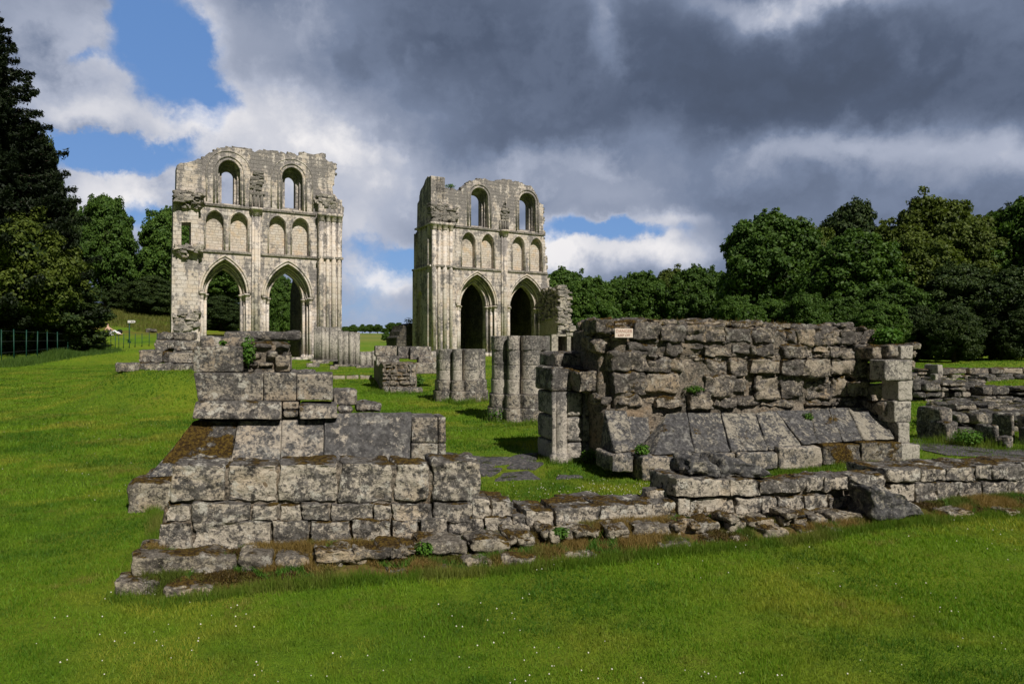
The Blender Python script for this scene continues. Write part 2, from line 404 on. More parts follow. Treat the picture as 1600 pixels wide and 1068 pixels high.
    h = t.m('ADD', t.m('MULTIPLY', mid, .5), t.m('ADD', t.m('MULTIPLY', fine, .40), t.m('ADD', t.m('MULTIPLY', mott, .22), t.m('MULTIPLY', dots, .10))))
    if br is not None: h = t.m('SUBTRACT', t.m('ADD', h, t.m('MULTIPLY', bc, .10)), t.m('MULTIPLY', br, .8))
    if moss:
        mk = t.m('ADD', t.noise(t.v('ADD', p, (1, 7, 3)), 2.6, 6, .7), t.m('MULTIPLY', t.sm(nz, .0, .9), .16))
        mk = t.sm(mk, .78-moss*.3, .86-moss*.3)
        mc = t.mix(t.sm(t.noise(p, 34, 4), .4, .62), mossc[1], mossc[0])
        col = t.mix(mk, col, mc); h = t.m('ADD', h, t.m('MULTIPLY', mk, t.m('MULTIPLY', t.noise(p, 60, 3), .8)))
    bp = t.n('ShaderNodeBump'); bp.inputs['Strength'].default_value = (1.0 if not brick else .75)*bump; bp.inputs['Distance'].default_value = .06 if not brick else .10
    t.set(bp.inputs['Height'], h); t.set(t.p.inputs['Normal'], bp.outputs[0]); t.set(t.p.inputs['Base Color'], col)
    t.p.inputs['Specular IOR Level'].default_value = .15
    return m
M = {}
M['front'] = stone_mat('weathered_limestone', (.56, .50, .405), (.125, .116, .105), cover=.50, white=.8, black=.95, moss=.53, speck=.5, warm=.3, top=1.0)
M['foot'] = stone_mat('mossy_limestone', (.42, .37, .28), (.14, .125, .105), cover=.45, white=.5, black=.8, moss=.5, speck=.5, warm=.5, top=.3)
M['grey'] = stone_mat('grey_lichened_limestone', (.41, .36, .29), (.108, .101, .094), cover=.54, white=.7, black=.9, moss=.24, speck=.6, warm=.3)
M['panel'] = stone_mat('smooth_plinth_limestone', (.42, .37, .30), (.095, .093, .092), cover=.44, white=.25, black=.45, moss=.10, speck=.6, warm=.2, scale=.8, top=.1, isl=.04)
M['panel_dark'] = stone_mat('dark_lichened_panel', (.40, .355, .29), (.085, .083, .082), cover=.66, white=.25, black=.45, moss=.10, speck=.6, warm=.2, scale=.55, top=.1, isl=0)
M['slope'] = stone_mat('lichened_plinth_slab', (.34, .31, .25), (.08, .079, .08), cover=.60, white=.2, black=.4, moss=.12, speck=.6, top=.1, isl=.22, scale=.9)
M['mossy'] = stone_mat('moss_covered_stone', (.30, .26, .2), (.08, .075, .07), cover=.6, white=.3, black=.4, moss=1.0, speck=.4)
M['rubble'] = stone_mat('rubble_stone', (.38, .325, .25), (.10, .09, .08), cover=.55, white=.35, black=.65, moss=.50, speck=.5, isl=.22, warm=.4)
M['mortar'] = stone_mat('old_mortar', (.29, .245, .19), (.11, .098, .08), cover=.42, white=.15, black=.8, moss=.42, speck=.6, warm=.5, scale=1.4)
M['pier'] = stone_mat('pier_drum_limestone', (.54, .49, .415), (.15, .142, .13), cover=.34, white=.2, black=.45, moss=.05, speck=.5, zlich=(.45, 1.25, .16, .8), top=1)
M['tower'] = stone_mat('ashlar_limestone', (.73, .67, .61), (.235, .218, .205), cover=.44, white=.1, black=.28, speck=.12, brick=(.56, .27), zlich=(9.5, 13.5, .10, .9), warm=.25, bump=.8, isl=0)
M['tower_rough'] = stone_mat('broken_core_limestone', (.50, .455, .38), (.18, .168, .15), cover=.52, white=.1, black=.6, speck=.2, zlich=(9, 13, .12), warm=.3, isl=.3, bump=1)
M['niche'] = stone_mat('pale_rubble_infill', (.72, .655, .575), (.34, .30, .255), cover=.32, white=.2, black=.15, speck=.12, brick=(.36, .19), warm=.6, bump=.8, isl=0)
M['shaft'] = stone_mat('shaft_limestone', (.75, .69, .62), (.25, .232, .215), cover=.38, white=.1, black=.22, speck=.12, brick=(3.0, .42), zlich=(9, 13, .17, .8), warm=.35, bump=.6, isl=.1)
M['jamb'] = stone_mat('pale_jamb_limestone', (.52, .48, .41), (.17, .16, .145), cover=.42, white=.3, black=.45, moss=.05, speck=.45)
M['pave'] = stone_mat('dark_paving_slab', (.20, .18, .165), (.08, .078, .08), cover=.7, white=.1, black=.2, moss=.25, speck=.4, top=0, mossc=((.06, .10, .015), (.04, .03, .012)))
M['shade_dark'] = stone_mat('shade_toned_limestone', (.15, .135, .11), (.05, .048, .042), cover=.5, brick=(.56, .27), isl=0, speck=.2)  # limestone darkened to paint in the shade of unlit walls
M['far'] = stone_mat('dark_rubble_wall', (.34, .30, .24), (.075, .071, .065), cover=.56, white=.3, black=.6, moss=.35, speck=.4, isl=.3, mossc=((.09, .09, .015), (.05, .03, .01)))

def ground_mat():
    m, t = material('mown_grass'); co = t.n('ShaderNodeTexCoord').outputs['Object']
    a = t.noise(co, .22, 5, .6); b = t.noise(co, 1.6, 5, .62); c = t.noise(co, 14, 5, .7); d = t.noise(co, 80, 3, .7)
    col = t.mix(t.sm(a, .35, .65), (.11, .215, .012), (.19, .25, .018))
    col = t.mix(t.m('MULTIPLY', t.sm(b, .48, .72), .55), col, (.17, .185, .022))
    col = t.mix(t.m('MULTIPLY', t.sm(t.noise(t.v('ADD', co, (4, 9, 0)), .8, 6, .7), .60, .74), .6), col, (.17, .13, .045))
    col = t.mix(t.m('MULTIPLY', t.sm(c, .45, .7), .5), col, (.045, .10, .010))
    col = t.mix(t.m('MULTIPLY', t.sm(t.noise(t.v('ADD', co, (7, 2, 0)), .55, 6, .7), .52, .66), .5), col, (.05, .12, .012))
    s = t.n('ShaderNodeSeparateXYZ'); t.set(s.inputs[0], co)
    # rough dry grass on the bank beyond the fence
    k = t.m('MULTIPLY', t.sm(s.outputs[2], 2.5, 3.2), t.m('SUBTRACT', 1, t.sm(s.outputs[1], 95, 110)))
    col = t.mix(t.m('MULTIPLY', k, t.sm(t.noise(co, .35, 5, .7), .38, .62)), col, (.14, .11, .03))
    far = t.sm(s.outputs[1], 110, 200); st = t.noise(t.v('MULTIPLY', co, (1, 4, 1)), .012, 4)
    col = t.mix(far, col, t.mix(t.sm(st, .4, .6), (.19, .20, .045), (.11, .17, .03)))
    bp = t.n('ShaderNodeBump'); bp.inputs['Strength'].default_value = .8; bp.inputs['Distance'].default_value = .05
    t.set(bp.inputs['Height'], t.m('ADD', c, d)); t.set(t.p.inputs['Normal'], bp.outputs[0])
    t.set(t.p.inputs['Base Color'], col); t.p.inputs['Specular IOR Level'].default_value = .1; return m
M['ground'] = ground_mat()
def leaf_mat(name, c0, c1, trans=.3, pos=True, sc=.35, c2=None):
    m, t = material(name); ge = t.n('ShaderNodeNewGeometry'); co = t.n('ShaderNodeTexCoord').outputs['Object']
    f = t.m('ADD', t.m('MULTIPLY', ge.outputs['Random Per Island'], .6), t.m('MULTIPLY', t.noise(co, sc, 3), .7))
    col = t.mix(t.sm(f, .3, 1.0), c0, c1)
    if c2: col = t.mix(t.sm(t.noise(co, sc*.9, 3), .5, .62), col, c2)
    if name == 'grass_blades':
        col = t.mix(t.m('MULTIPLY', t.sm(t.noise(t.v('ADD', co, (7, 2, 0)), .5, 6, .72), .46, .60), .8), col, (.050, .145, .012)); col = t.mix(t.m('MULTIPLY', t.sm(t.noise(t.v('ADD', co, (1, 6, 0)), .9, 7, .78), .55, .66), .75), col, (.32, .24, .07))
    if 'grass' in name: col = t.mix(t.m('MULTIPLY', t.sm(ge.outputs['Random Per Island'], .55, .95), .5), col, t.v('SCALE', col, .45))
    oi = t.n('ShaderNodeObjectInfo').outputs['Random']
    col = t.mix(t.m('MULTIPLY', oi, .35), col, tuple(c*.55 for c in c0))
    tr = t.n('ShaderNodeBsdfTranslucent'); t.set(tr.inputs[0], t.v('MULTIPLY', col, (1.2, 1.25, .6)))
    mx = t.n('ShaderNodeMixShader'); mx.inputs[0].default_value = trans
    t.set(t.p.inputs['Base Color'], col); t.p.inputs['Roughness'].default_value = .6; t.p.inputs['Specular IOR Level'].default_value = .22
    t.nt.links.new(t.p.outputs[0], mx.inputs[1]); t.nt.links.new(tr.outputs[0], mx.inputs[2])
    t.nt.links.new(mx.outputs[0], t.nt.nodes['Material Output'].inputs[0]); return m
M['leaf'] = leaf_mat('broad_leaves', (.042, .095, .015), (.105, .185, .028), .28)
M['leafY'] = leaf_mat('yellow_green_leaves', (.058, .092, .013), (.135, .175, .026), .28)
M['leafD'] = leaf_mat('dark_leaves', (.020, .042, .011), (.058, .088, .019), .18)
M['conif'] = leaf_mat('yew_needles', (.008, .016, .006), (.020, .032, .010), .08)
M['blade'] = leaf_mat('grass_blades', (.125, .27, .014), (.29, .43, .030), .45, sc=.8, c2=(.38, .40, .047))
M['dry'] = leaf_mat('dry_grass_blades', (.20, .14, .04), (.36, .255, .085), .3, sc=2, c2=(.10, .15, .02))
M['fringe'] = leaf_mat('long_grass_fringe', (.085, .18, .012), (.20, .29, .03), .4, sc=1.5, c2=(.22, .24, .05))
M['bankg'] = leaf_mat('uncut_grass', (.10, .13, .02), (.20, .20, .05), .3, sc=.4)
M['weed'] = leaf_mat('weed_leaves', (.05, .13, .015), (.12, .24, .03), .3, sc=2)
M['fern'] = leaf_mat('moss_tufts', (.05, .032, .010), (.11, .075, .016), .1, sc=2, c2=(.09, .10, .015))
def plain(name, c, rough=.8, var=.2, sc=8, metal=0):
    m, t = material(name); co = t.n('ShaderNodeTexCoord').outputs['Object']
    t.set(t.p.inputs['Base Color'], t.mix(t.m('MULTIPLY', t.sm(t.noise(co, sc, 5, .65), .35, .7), var*2), c, tuple(x*.55 for x in c)))
    t.p.inputs['Roughness'].default_value = rough; t.p.inputs['Metallic'].default_value = metal; return m
M['bark'] = plain('bark', (.07, .055, .04)); M['fence'] = plain('green_painted_metal', (.010, .055, .036), .5)
M['wire'] = plain('fence_wire', (.05, .07, .06), .5); M['flower'] = plain('clover_flower', (.75, .72, .62), .8, .1)
M['earth'] = plain('mossy_earth', (.11, .075, .03), .95, .5, 3)
M['skin'] = plain('skin', (.55, .36, .27), .6, .05); M['hair'] = plain('dark_hair', (.012, .01, .008), .6)
M['cloth_white'] = plain('white_cotton', (.72, .74, .80), .9, .08); M['cloth_dark'] = plain('navy_cotton', (.02, .025, .05), .9)
M['bag'] = plain('black_nylon', (.012, .012, .014), .7); M['sign'] = plain('white_sign_paint', (.75, .74, .70), .5, .1)
M['signp'] = plain('faded_sign_face', (.70, .60, .50), .6, .12, 30); M['red'] = plain('faded_red_lettering', (.48, .28, .22), .7)
M['ink'] = plain('black_lettering', (.02, .02, .02), .6); M['brown'] = plain('rust_brown_wood', (.20, .07, .03), .9)
def earth_mat():
    m, t = material('moss_and_dry_turf'); co = t.n('ShaderNodeTexCoord').outputs['Object']
    a = t.noise(co, 2.2, 7, .7); b = t.noise(co, 26, 5, .7); c = t.noise(t.v('ADD', co, (3, 1, 2)), 5, 6, .7)
    col = t.mix(t.sm(a, .42, .58), (.14, .085, .026), (.10, .095, .014))
    col = t.mix(t.sm(c, .52, .66), col, (.18, .125, .05)); col = t.mix(t.m('MULTIPLY', t.sm(b, .45, .65), .6), col, (.03, .02, .01))
    bp = t.n('ShaderNodeBump'); bp.inputs['Strength'].default_value = 1; bp.inputs['Distance'].default_value = .04
    t.set(bp.inputs['Height'], b); t.set(t.p.inputs['Normal'], bp.outputs[0]); t.set(t.p.inputs['Base Color'], col); return m
M['earth'] = earth_mat()

# ------------------------------------------------------------------ ground
def build_ground():
    def ax(lims):
        out = []
        for a, b, s in lims: out += list(np.arange(a, b, s))
        return np.array(out+[lims[-1][1]])
    xs = ax([(-900, -150, 50), (-150, -60, 4), (-60, -20, 1.2), (-20, 20, .3), (20, 60, 1.2), (60, 150, 5), (150, 900, 50)])
    ys = ax([(-60, -6, 6), (-6, 0, 1), (0, 26, .25), (26, 100, 1.2), (100, 400, 10), (400, 1600, 60)])
    X, Y = np.meshgrid(xs, ys, indexing='ij'); Z = G(X.ravel(), Y.ravel())
    i = np.arange(X.size).reshape(X.shape)
    Q = np.stack([i[:-1, :-1], i[1:, :-1], i[1:, 1:], i[:-1, 1:]], -1).reshape(-1, 4)
    a = Acc(); a.add(np.stack([X.ravel(), Y.ravel(), Z], 1), Q)
    o = a.build('ground', M['ground']); tag(o, 'mown green lawn rolling round the ruins up to the far field', None, None, 'structure')
build_ground()

# ------------------------------------------------------------------ the two transept walls
T_ANG = 29.6
TF = Frame((-22.4, 45.0), T_ANG)
L_ = lambda x, y: TF.at(240+x*.33697, 200+y*.33697)
R_ = lambda x, y: TF.at(620+x*.29956, 250+y*.29956)
def pz(f, x, y, w=0):
    p = f(x, y); return (p[0], p[2])
def ragged(pts, i0, i1, amp=.16, step=.35):
    """break the outline between points i0..i1 into courses"""
    out = []
    for k, p in enumerate(pts):
        out.append(p)
        if i0 <= k < i1:
            q = pts[k+1]; L = math.hypot(q[0]-p[0], q[1]-p[1]); n = max(1, int(L/step))
            for j in range(1, n):
                f = j/n; x = p[0]+(q[0]-p[0])*f; z = p[1]+(q[1]-p[1])*f
                d = random.uniform(-amp, amp); out.append((x, z+d)); out.append((x+step*.5*random.uniform(.2, .8)*(1 if q[0] > p[0] else -1), z+d+random.uniform(-.02, .02)))
    return out
def toprubble(acc, pts, w0, w1, n=3, s=.26):
    for k in range(len(pts)-1):
        p, q = pts[k], pts[k+1]; L = math.hypot(q[0]-p[0], q[1]-p[1]); m = max(1, int(L/s*1.2))
        for j in range(m):
            f = random.random(); x = p[0]+(q[0]-p[0])*f; z = p[1]+(q[1]-p[1])*f
            w = random.choice([w0+.08, w0+.08, random.uniform(w0, w1)]); a = s*random.uniform(.7, 1.5)
            boxstone(acc, x-a*.6, x+a*.6, w-.02, w+a, z-a*.55, z+a*.35, res=.12, rnd=.06, rough=.05, j=.03, rot=random.uniform(-.2, .2))
def transept(side, f, top, i0, i1, niches, windows, arches, center, strU, strL, cluster, label, sc):
    root = thing('transept_wall', label, 'church ruin', TF if side == 'L' else Frame(TF.world(18.3, 0), T_ANG))
    fr = TF if side == 'L' else Frame(TF.world(18.3, 0), T_ANG)
    du = 0 if side == 'L' else 18.3
    P = lambda x, y: (pz(f, x, y)[0]-du, pz(f, x, y)[1])
    outline = [P(*p) for p in top]; gz = fr.z0-.4
    outline = ragged(outline, i0, i1)
    # closed at the bottom
    w = [0, .46, .74, 1.35]; xc = {}
    H = [[], [], []]; spec_c = {}
    for tri in windows+arches:      # the orders of an opening share one centre line
        for sp_ in tri: spec_c[id(sp_)] = (P(tri[0][0], tri[0][3])[0]+P(tri[0][1], tri[0][3])[0])/2
    def op(spec, k, bottom=None):
        x0, x1, ytop, yspr, ybot = spec; c = (P(x0, yspr)[0]+P(x1, yspr)[0])/2; half = (P(x1, yspr)[0]-P(x0, yspr)[0])/2
        xm = (x0+x1)/2
        key = (int(k/1), round(xm/60)); c = spec_c.get(id(spec), c)
        return c, P(xm, yspr)[1], half, P(xm, ytop)[1], (gz+.1 if ybot is None else P(xm, ybot)[1])
    for s in niches: H[0].append(garch(*op(s, 0)))
    for tri in windows:
        for k in range(3): H[k].append(garch(*op(tri[k], k)))
    for tri in arches:
        for k in range(3): H[k].append(garch(*op(tri[k], k)))
    wall = Acc(); o2 = []
    slab(wall, outline, H[0], w[0], w[1])
    slab(wall, [(p[0]*1, p[1]-.03) for p in outline], H[1], w[1], w[2]); slab(wall, outline, H[2], w[2], w[3], back=True)
    wall.build('wall', M['tower'], root, fr, smooth=False)
    # pale infill panel standing a little proud at the back of each niche
    for s in niches:
        c, spr, half, apex, bot = op(s, 0); a = Acc(); slab(a, garch(c, spr, half*.97, apex, bot), [], w[1]-.03, w[1]+.02); a.build('niche_infill', M['niche'], root, fr, smooth=False)
        a = Acc(); tube(a, archcurve(c, spr, half+.07, apex+.09, bot, -.015), .055, 6); a.build('niche_moulding', M['shaft'], root, fr)
    # arches: hood mouldings, order rolls, jamb shafts and capitals
    for tri in arches:
        hood = Acc(); c, spr, half, apex, bot = op(tri[0], 0)
        tube(hood, archcurve(c, spr, half+.13, apex+.17, spr, -.05), .085, 8); tube(hood, archcurve(c, spr, half-.02, apex-.02, spr, .0), .07, 8)
        for k in (1, 2):
            cc, sp, hh, ap, bo = op(tri[k], k); tube(hood, archcurve(cc, sp, hh+.03, ap+.03, sp, w[k]-.02), .085, 8); tube(hood, archcurve(cc, sp, hh+.18, ap+.2, sp, w[k]-.10), .06, 8)
        hood.build('arch_moulding', M['shaft'], root, fr)
        sh = Acc(); cap = Acc()
        for sg in (-1, 1):
            for k, r in ((0, .10), (1, .11), (2, .10)):
                cc, sp, hh, ap, bo = op(tri[k], k); x = cc+sg*(hh+ (.06 if k else -.03)); ww = w[k]-.05 if k else .03
                z0 = fr.ground(x, ww)-.1
                tube(sh, [(x, ww, z0), (x, ww, sp-.25)], r, 10)
                tube(cap, [(x, ww, sp-.42), (x, ww, sp-.36), (x, ww, sp-.30), (x, ww, sp-.10), (x, ww, sp-.09), (x, ww, sp+.02)], [r, r+.03, r+.005, r+.09, r+.12, r+.12], 10)
                tube(sh, [(x, ww, z0), (x, ww, z0+.35), (x, ww, z0+.38), (x, ww, z0+.46)], [r+.1, r+.1, r+.05, r], 10)
        sh.build('jamb_shafts', M['shaft'], root, fr); cap.build('capitals', M['shaft'], root, fr)
    for tri in windows:
        c, spr, half, apex, bot = op(tri[0], 0); a = Acc(); tube(a, archcurve(c, spr, half+.24, apex+.26, bot+.0, -.01), .07, 8); tube(a, archcurve(c, spr, half+.03, apex+.03, bot+.0, .0), .06, 8)
        e_ = .70 if side == 'L' else .30; tube(a, archcurve(c, spr, half+e_, apex+e_*.85, P(300, strU[0][1])[1]+.15, .0), .05, 6)
        a.build('window_moulding', M['shaft'], root, fr)
        cc, sp, hh, ap, bo = op(tri[2], 2); b = Acc()   # sloping sill
        V = [(cc-half*.72, w[1], bot+.02), (cc+half*.72, w[1], bot+.02), (cc+half*.72, w[2], bo), (cc-half*.72, w[2], bo)]
        b.add(V, [(0, 1, 2, 3)]); b.build('window_sill', M['tower'], root, fr, smooth=False)
    for st, nm in ((strU, 'string_course'), (strL, 'string_course')):
        a = Acc(); (xa, ya), (xb, yb) = st; p, q = P(xa, ya), P(xb, yb)
        z = (p[1]+q[1])/2
        n = 40; pts = [(p[0]+(q[0]-p[0])*k/n, -.04, z) for k in range(n+1)]
        box_acc(a, p[0], q[0], -.10, .0, z-.02, z+.09); tube(a, [(x, y, z_-.03) for x, y, z_ in pts], .07, 8)
        a.build(nm, M['tower_rough'], root, fr)
    # central wall shafts
    zU = (P(*strU[0])[1]+P(*strU[1])[1])/2; zL = (P(*strL[0])[1]+P(*strL[1])[1])/2
    a = Acc(); c0 = P(center[0], center[1])[0]; zg = fr.ground(c0)-.1
    for dx, r in ((-.2, .09), (0, .17), (.2, .09)): tube(a, [(c0+dx, -.10 if dx else -.16, zg), (c0+dx, -.10 if dx else -.16, zU-.1)], r, 12)
    a.build('wall_shaft', M['shaft'], root, fr)
    a = Acc(); tube(a, [(c0, -.14, zU-.55), (c0, -.14, zU-.5), (c0, -.14, zU-.12), (c0, -.14, zU-.1), (c0, -.14, zU+.05)], [.2, .24, .38, .46, .46], 14); a.build('capital', M['shaft'], root, fr)
    a = Acc(); zt = P(center[0], center[2])[1]
    for dx in (-.36, -.12, .12, .36): tube(a, [(c0+dx, -.04, zU), (c0+dx, -.04, zt+random.uniform(-.3, .2))], .10, 8)
    for k in range(14): boxstone(a, c0-.45+random.random()*.7, c0-.1+random.random()*.7, -.14, .15, zt-.2+k*.12, zt+k*.12, .12, .04, .04, .02)
    a.build('broken_shafts', M['tower_rough'], root, fr)
    return root, fr, P, zU, zL, w

lt = [(82, 1062), (880*.0+862, 1062), (862, 920), (866, 700), (868, 600), (877, 425), (884, 370), (850, 322), (828, 275), (842, 210), (845, 163), (800, 146), (788, 122), (742, 123), (700, 114), (640, 122), (600, 118), (520, 106), (420, 98), (345, 90), (292, 104), (240, 127), (226, 150), (222, 340), (205, 345), (205, 1062)]
lt = [p for p in lt if p != (82, 1062)]
rootL, frL, PL, zU, zL, w = transept('L', L_, lt, 5, 22,
    niches=[(243, 325, 385, 432, 564), (357, 437, 395, 440, 574), (537, 613, 411, 455, 588), (643, 719, 420, 464, 596)],
    windows=[[(298, 403, 148, 203, 352), (309, 391, 165, 207, 350), (321, 379, 184, 212, 342)], [(594, 692, 182, 233, 378), (604, 680, 196, 236, 374), (612, 662, 211, 240, 362)]],
    arches=[[(222, 436, 603, 765, None), (234, 424, 624, 767, None), (248, 410, 648, 769, None)], [(512, 730, 626, 785, None), (522, 716, 644, 787, None), (534, 695, 665, 789, None)]],
    center=(474, 600, 300), strU=[(212, 352), (752, 402)], strL=[(208, 566), (762, 604)], cluster=None,
    label='left of the two tall roofless church walls, pale limestone, trees showing through both its pointed arches', sc=.337)
# right-hand pier of clustered shafts
def cluster(root, fr, P, xs, ytop, zU, zL, core, ybreak=None):
    a = Acc(); us = [P(x, 600)[0] for x in xs]; zt = P(xs[0], ytop)[1]
    zg = fr.ground(us[0])-.2
    box_acc(a, core[0], core[1], -.42, 1.7, zg, zt-.05); a.build('corner_pier', M['tower'], root, fr, smooth=False)
    a = Acc(); b = Acc()
    for k, u in enumerate(us):
        r = .17 if k % 2 == 0 else .13; wd = -.46
        tube(a, [(u, wd, zg), (u, wd, zU-.1)], r, 12)
        tube(b, [(u, wd, zU-.5), (u, wd, zU-.45), (u, wd, zU-.12), (u, wd, zU-.1), (u, wd, zU+.1)], [r+.02, r+.05, r+.1, r+.14, r+.14], 12)
        tube(a, [(u, wd, zg), (u, wd, zg+.6), (u, wd, zg+.7)], [r+.1, r+.1, r], 12)
    a.build('corner_shafts', M['shaft'], root, fr); b.build('capitals', M['shaft'], root, fr)
    a = Acc()
    for z in (zU+.05, zL):
        box_acc(a, core[0]-.06, core[1]+.06, -.62, -.4, z-.07, z+.08)
    a.build('string_course', M['tower_rough'], root, fr, smooth=False)
uR = PL(866, 600)[0]; uC = PL(758, 600)[0]
cluster(rootL, frL, PL, [770, 800, 828, 852], 325, zU, zL, (uC, uR))
a = Acc(); toprubble(a, [PL(*p) for p in lt[8:24]], 0, 1.7)
for k in range(46):   # broken masonry over the corner pier
    x = random.uniform(uC+.05, uR-.1); z = PL(800, 345)[1]+random.uniform(-.35, .45)-(.2 if x > uR-.5 else 0); s = random.uniform(.2, .4)
    boxstone(a, x-s, x+s*.6, -.5+random.uniform(-.05, .3), .9, z-s*.4, z+s*.4, .12, .05, .05, .04)
a.build('broken_wallhead', M['tower_rough'], rootL, frL)
# spur wall behind the right arch
a = Acc(); u0 = PL(697, 800)[0]
V = [(w[3], frL.z0-.5), (w[3]+3.9, frL.z0-.5), (w[3]+3.4, 3.0), (w[3]+3.3, 6.0), (w[3]+2.0, 7.6), (w[3], 8.2)]
for uu, flip in ((u0, 0), (u0+1.0, 1)):
    Z = [(uu, p, q) for p, q in V]; a.add(Z, None, [(0, k, k+1)[::(1 if flip else -1)] for k in range(1, 5)])
n = len(V); a.add([(u0, p, q) for p, q in V]+[(u0+1, p, q) for p, q in V], [(i, (i+1) % n, n+(i+1) % n, n+i) for i in range(n)])
a.build('chapel_spur_wall', M['shade_dark'], rootL, frL, smooth=False)
# broken cross-wall on the left with its doorway
a = Acc(); ol = [PL(80, 1062), PL(205, 1062), PL(206, 345), PL(218, 340), PL(224, 150), PL(204, 146), PL(190, 155), PL(150, 166), PL(106, 178), PL(104, 300), PL(92, 318), PL(90, 380), PL(88, 545), PL(84, 620)]
ol = ragged(ol, 4, 8, .08, .3)
a2 = [PL(127, 548), PL(172, 548), PL(172, 440), PL(127, 440)]
slab(a, ol, [a2], -.30, 1.2, back=True); a.build('cross_wall', M['tower'], rootL, frL, smooth=False)
a = Acc()
for (x0, x1, y0, y1, n) in ((86, 212, 298, 385, 60), (84, 208, 545, 612, 46), (84, 200, 850, 960, 44)):
    for k in range(n):
        x = random.uniform(x0, x1-14); y = random.uniform(y0, y1-12)
        if (y-y0)/(y1-y0) > .45 and y0 < 600 and random.random() < .3: continue
        p = PL(x, y); s = random.uniform(.16, .42); out = .55*(1-abs((y-y0)/(y1-y0)-.4)) if y0 < 600 else .12
        boxstone(a, p[0], p[0]+s*1.5, -.30-out*random.uniform(.5, 1), .1, p[1]-s*.35, p[1]+s*.3, .10, .05, .06, .05, random.uniform(-.2, .2))
a.build('broken_vault_springer', M['tower_rough'], rootL, frL)

rt = [(296, 1062), (778, 1062), (790, 900), (786, 760), (795, 640), (784, 590), (775, 440), (768, 385), (766, 235), (742, 222), (735, 200), (718, 160), (700, 134), (620, 113), (560, 104), (500, 110), (440, 101), (402, 104), (352, 140), (332, 160), (248, 150), (244, 140), (236, 97), (204, 99), (203, 140), (215, 215), (203, 262), (180, 275), (178, 345), (176, 560), (176, 1062)]
rt = [(176, 1062)]+rt[1:-1]
rootR, frR, PR, zU2, zL2, w = transept('R', R_, rt, 3, 25,
    niches=[(341, 408, 380, 425, 562), (443, 507, 388, 436, 568), (605, 665, 402, 446, 576), (697, 757, 410, 455, 580)],
    windows=[[(386, 476, 144, 194, 348), (392, 470, 156, 197, 344), (398, 462, 168, 200, 335)], [(638, 724, 172, 218, 370), (644, 718, 184, 221, 366), (650, 712, 194, 226, 356)]],
    arches=[[(318, 516, 592, 757, None), (330, 498, 612, 758, None), (342, 480, 634, 760, None)], [(582, 768, 608, 767, None), (592, 754, 628, 768, None), (602, 736, 650, 770, None)]],
    center=(558, 600, 310), strU=[(300, 350), (772, 387)], strL=[(300, 560), (784, 592)], cluster=None,
    label='right of the two tall roofless church walls, with black shade inside its pointed arches', sc=.2996)
cluster(rootR, frR, PR, [182, 208, 238, 270], 350, zU2, zL2, (PR(176, 600)[0]+.02, PR(290, 600)[0]))
a = Acc(); toprubble(a, [PR(*p) for p in rt[4:28]], 0, 1.7)
for k in range(110):
    x = random.uniform(PR(185, 300)[0], PR(310, 300)[0]); z = random.uniform(PR(200, 345)[1], PR(200, 225)[1]); s = random.uniform(.16, .34)
    boxstone(a, x-s, x+s*.6, -.42+.4*(z-PR(200, 345)[1])/2+random.uniform(-.05, .1), .6, z-s*.4, z+s*.4, .12, .05, .05, .04)
a.build('broken_wallhead', M['tower_rough'], rootR, frR)
# return wall of the presbytery, standing square to the front
def perp(acc, u, w0, pts, holes, th, left=True):
    """sheet in the plane square to the facade: pts (w,z)"""
    b = Acc(); slab(b, pts, holes, 0, th, back=True)
    for V in b.V:
        acc.add(np.stack([u+(V[:, 1]), w0-V[:, 0]*-1, V[:, 2]], 1)) if 0 else None
    off = acc.n
    V = np.concatenate(b.V); V2 = np.stack([u+V[:, 1], w0+V[:, 0], V[:, 2]], 1)
    Qs = np.concatenate(b.Q) if b.Q else []; Ts = np.concatenate(b.T)
    acc.add(V2, Qs[:, ::-1] if len(Qs) else None, Ts[:, ::-1])
a = Acc(); uL = PR(176, 600)[0]+.03; zb = frR.z0-.5
top_ = [(1.5, 14.2), (1.9, 13.9), (2.4, 13.4), (2.8, 12.8), (2.9, 11.4), (3.3, 11.3), (3.3, 9.5), (3.5, 8.2), (3.5, zb)]
top_ = [(1.5, 15.0), (2.3, 14.6), (2.5, 13.9), (2.9, 13.7), (3.0, 11.4), (3.3, 11.3), (3.3, 9.5), (3.5, 8.2), (3.5, zb)]
ol = ragged([(0, zb)]+[(0, 15.4), (.7, 15.5), (1.2, 15.3)]+top_, 1, 7, .12, .3)
perp(a, uL, .0, ol[::-1], [garch(2.3, 5.4, .75, 6.4, zb+.1)], 1.2)
a.build('return_wall', M['tower'], rootR, frR, smooth=False)
a = Acc()
perp(a, uL+.25, .9, garch(1.4, 5.4, 1.0, 6.6, zb+.2), [], .5)
for ww, z1 in ((3.1, 11.2), (3.4, 8.2), (.25, 11.5)):
    tube(a, [(uL-.05, ww, zb), (uL-.05, ww, z1)], .16, 10)
for z in (zU2, zL2): box_acc(a, uL-.22, uL-.02, -.3, 3.6 if z < 9 else 3.0, z-.06, z+.08)
a.build('return_shafts', M['shaft'], rootR, frR, smooth=False)
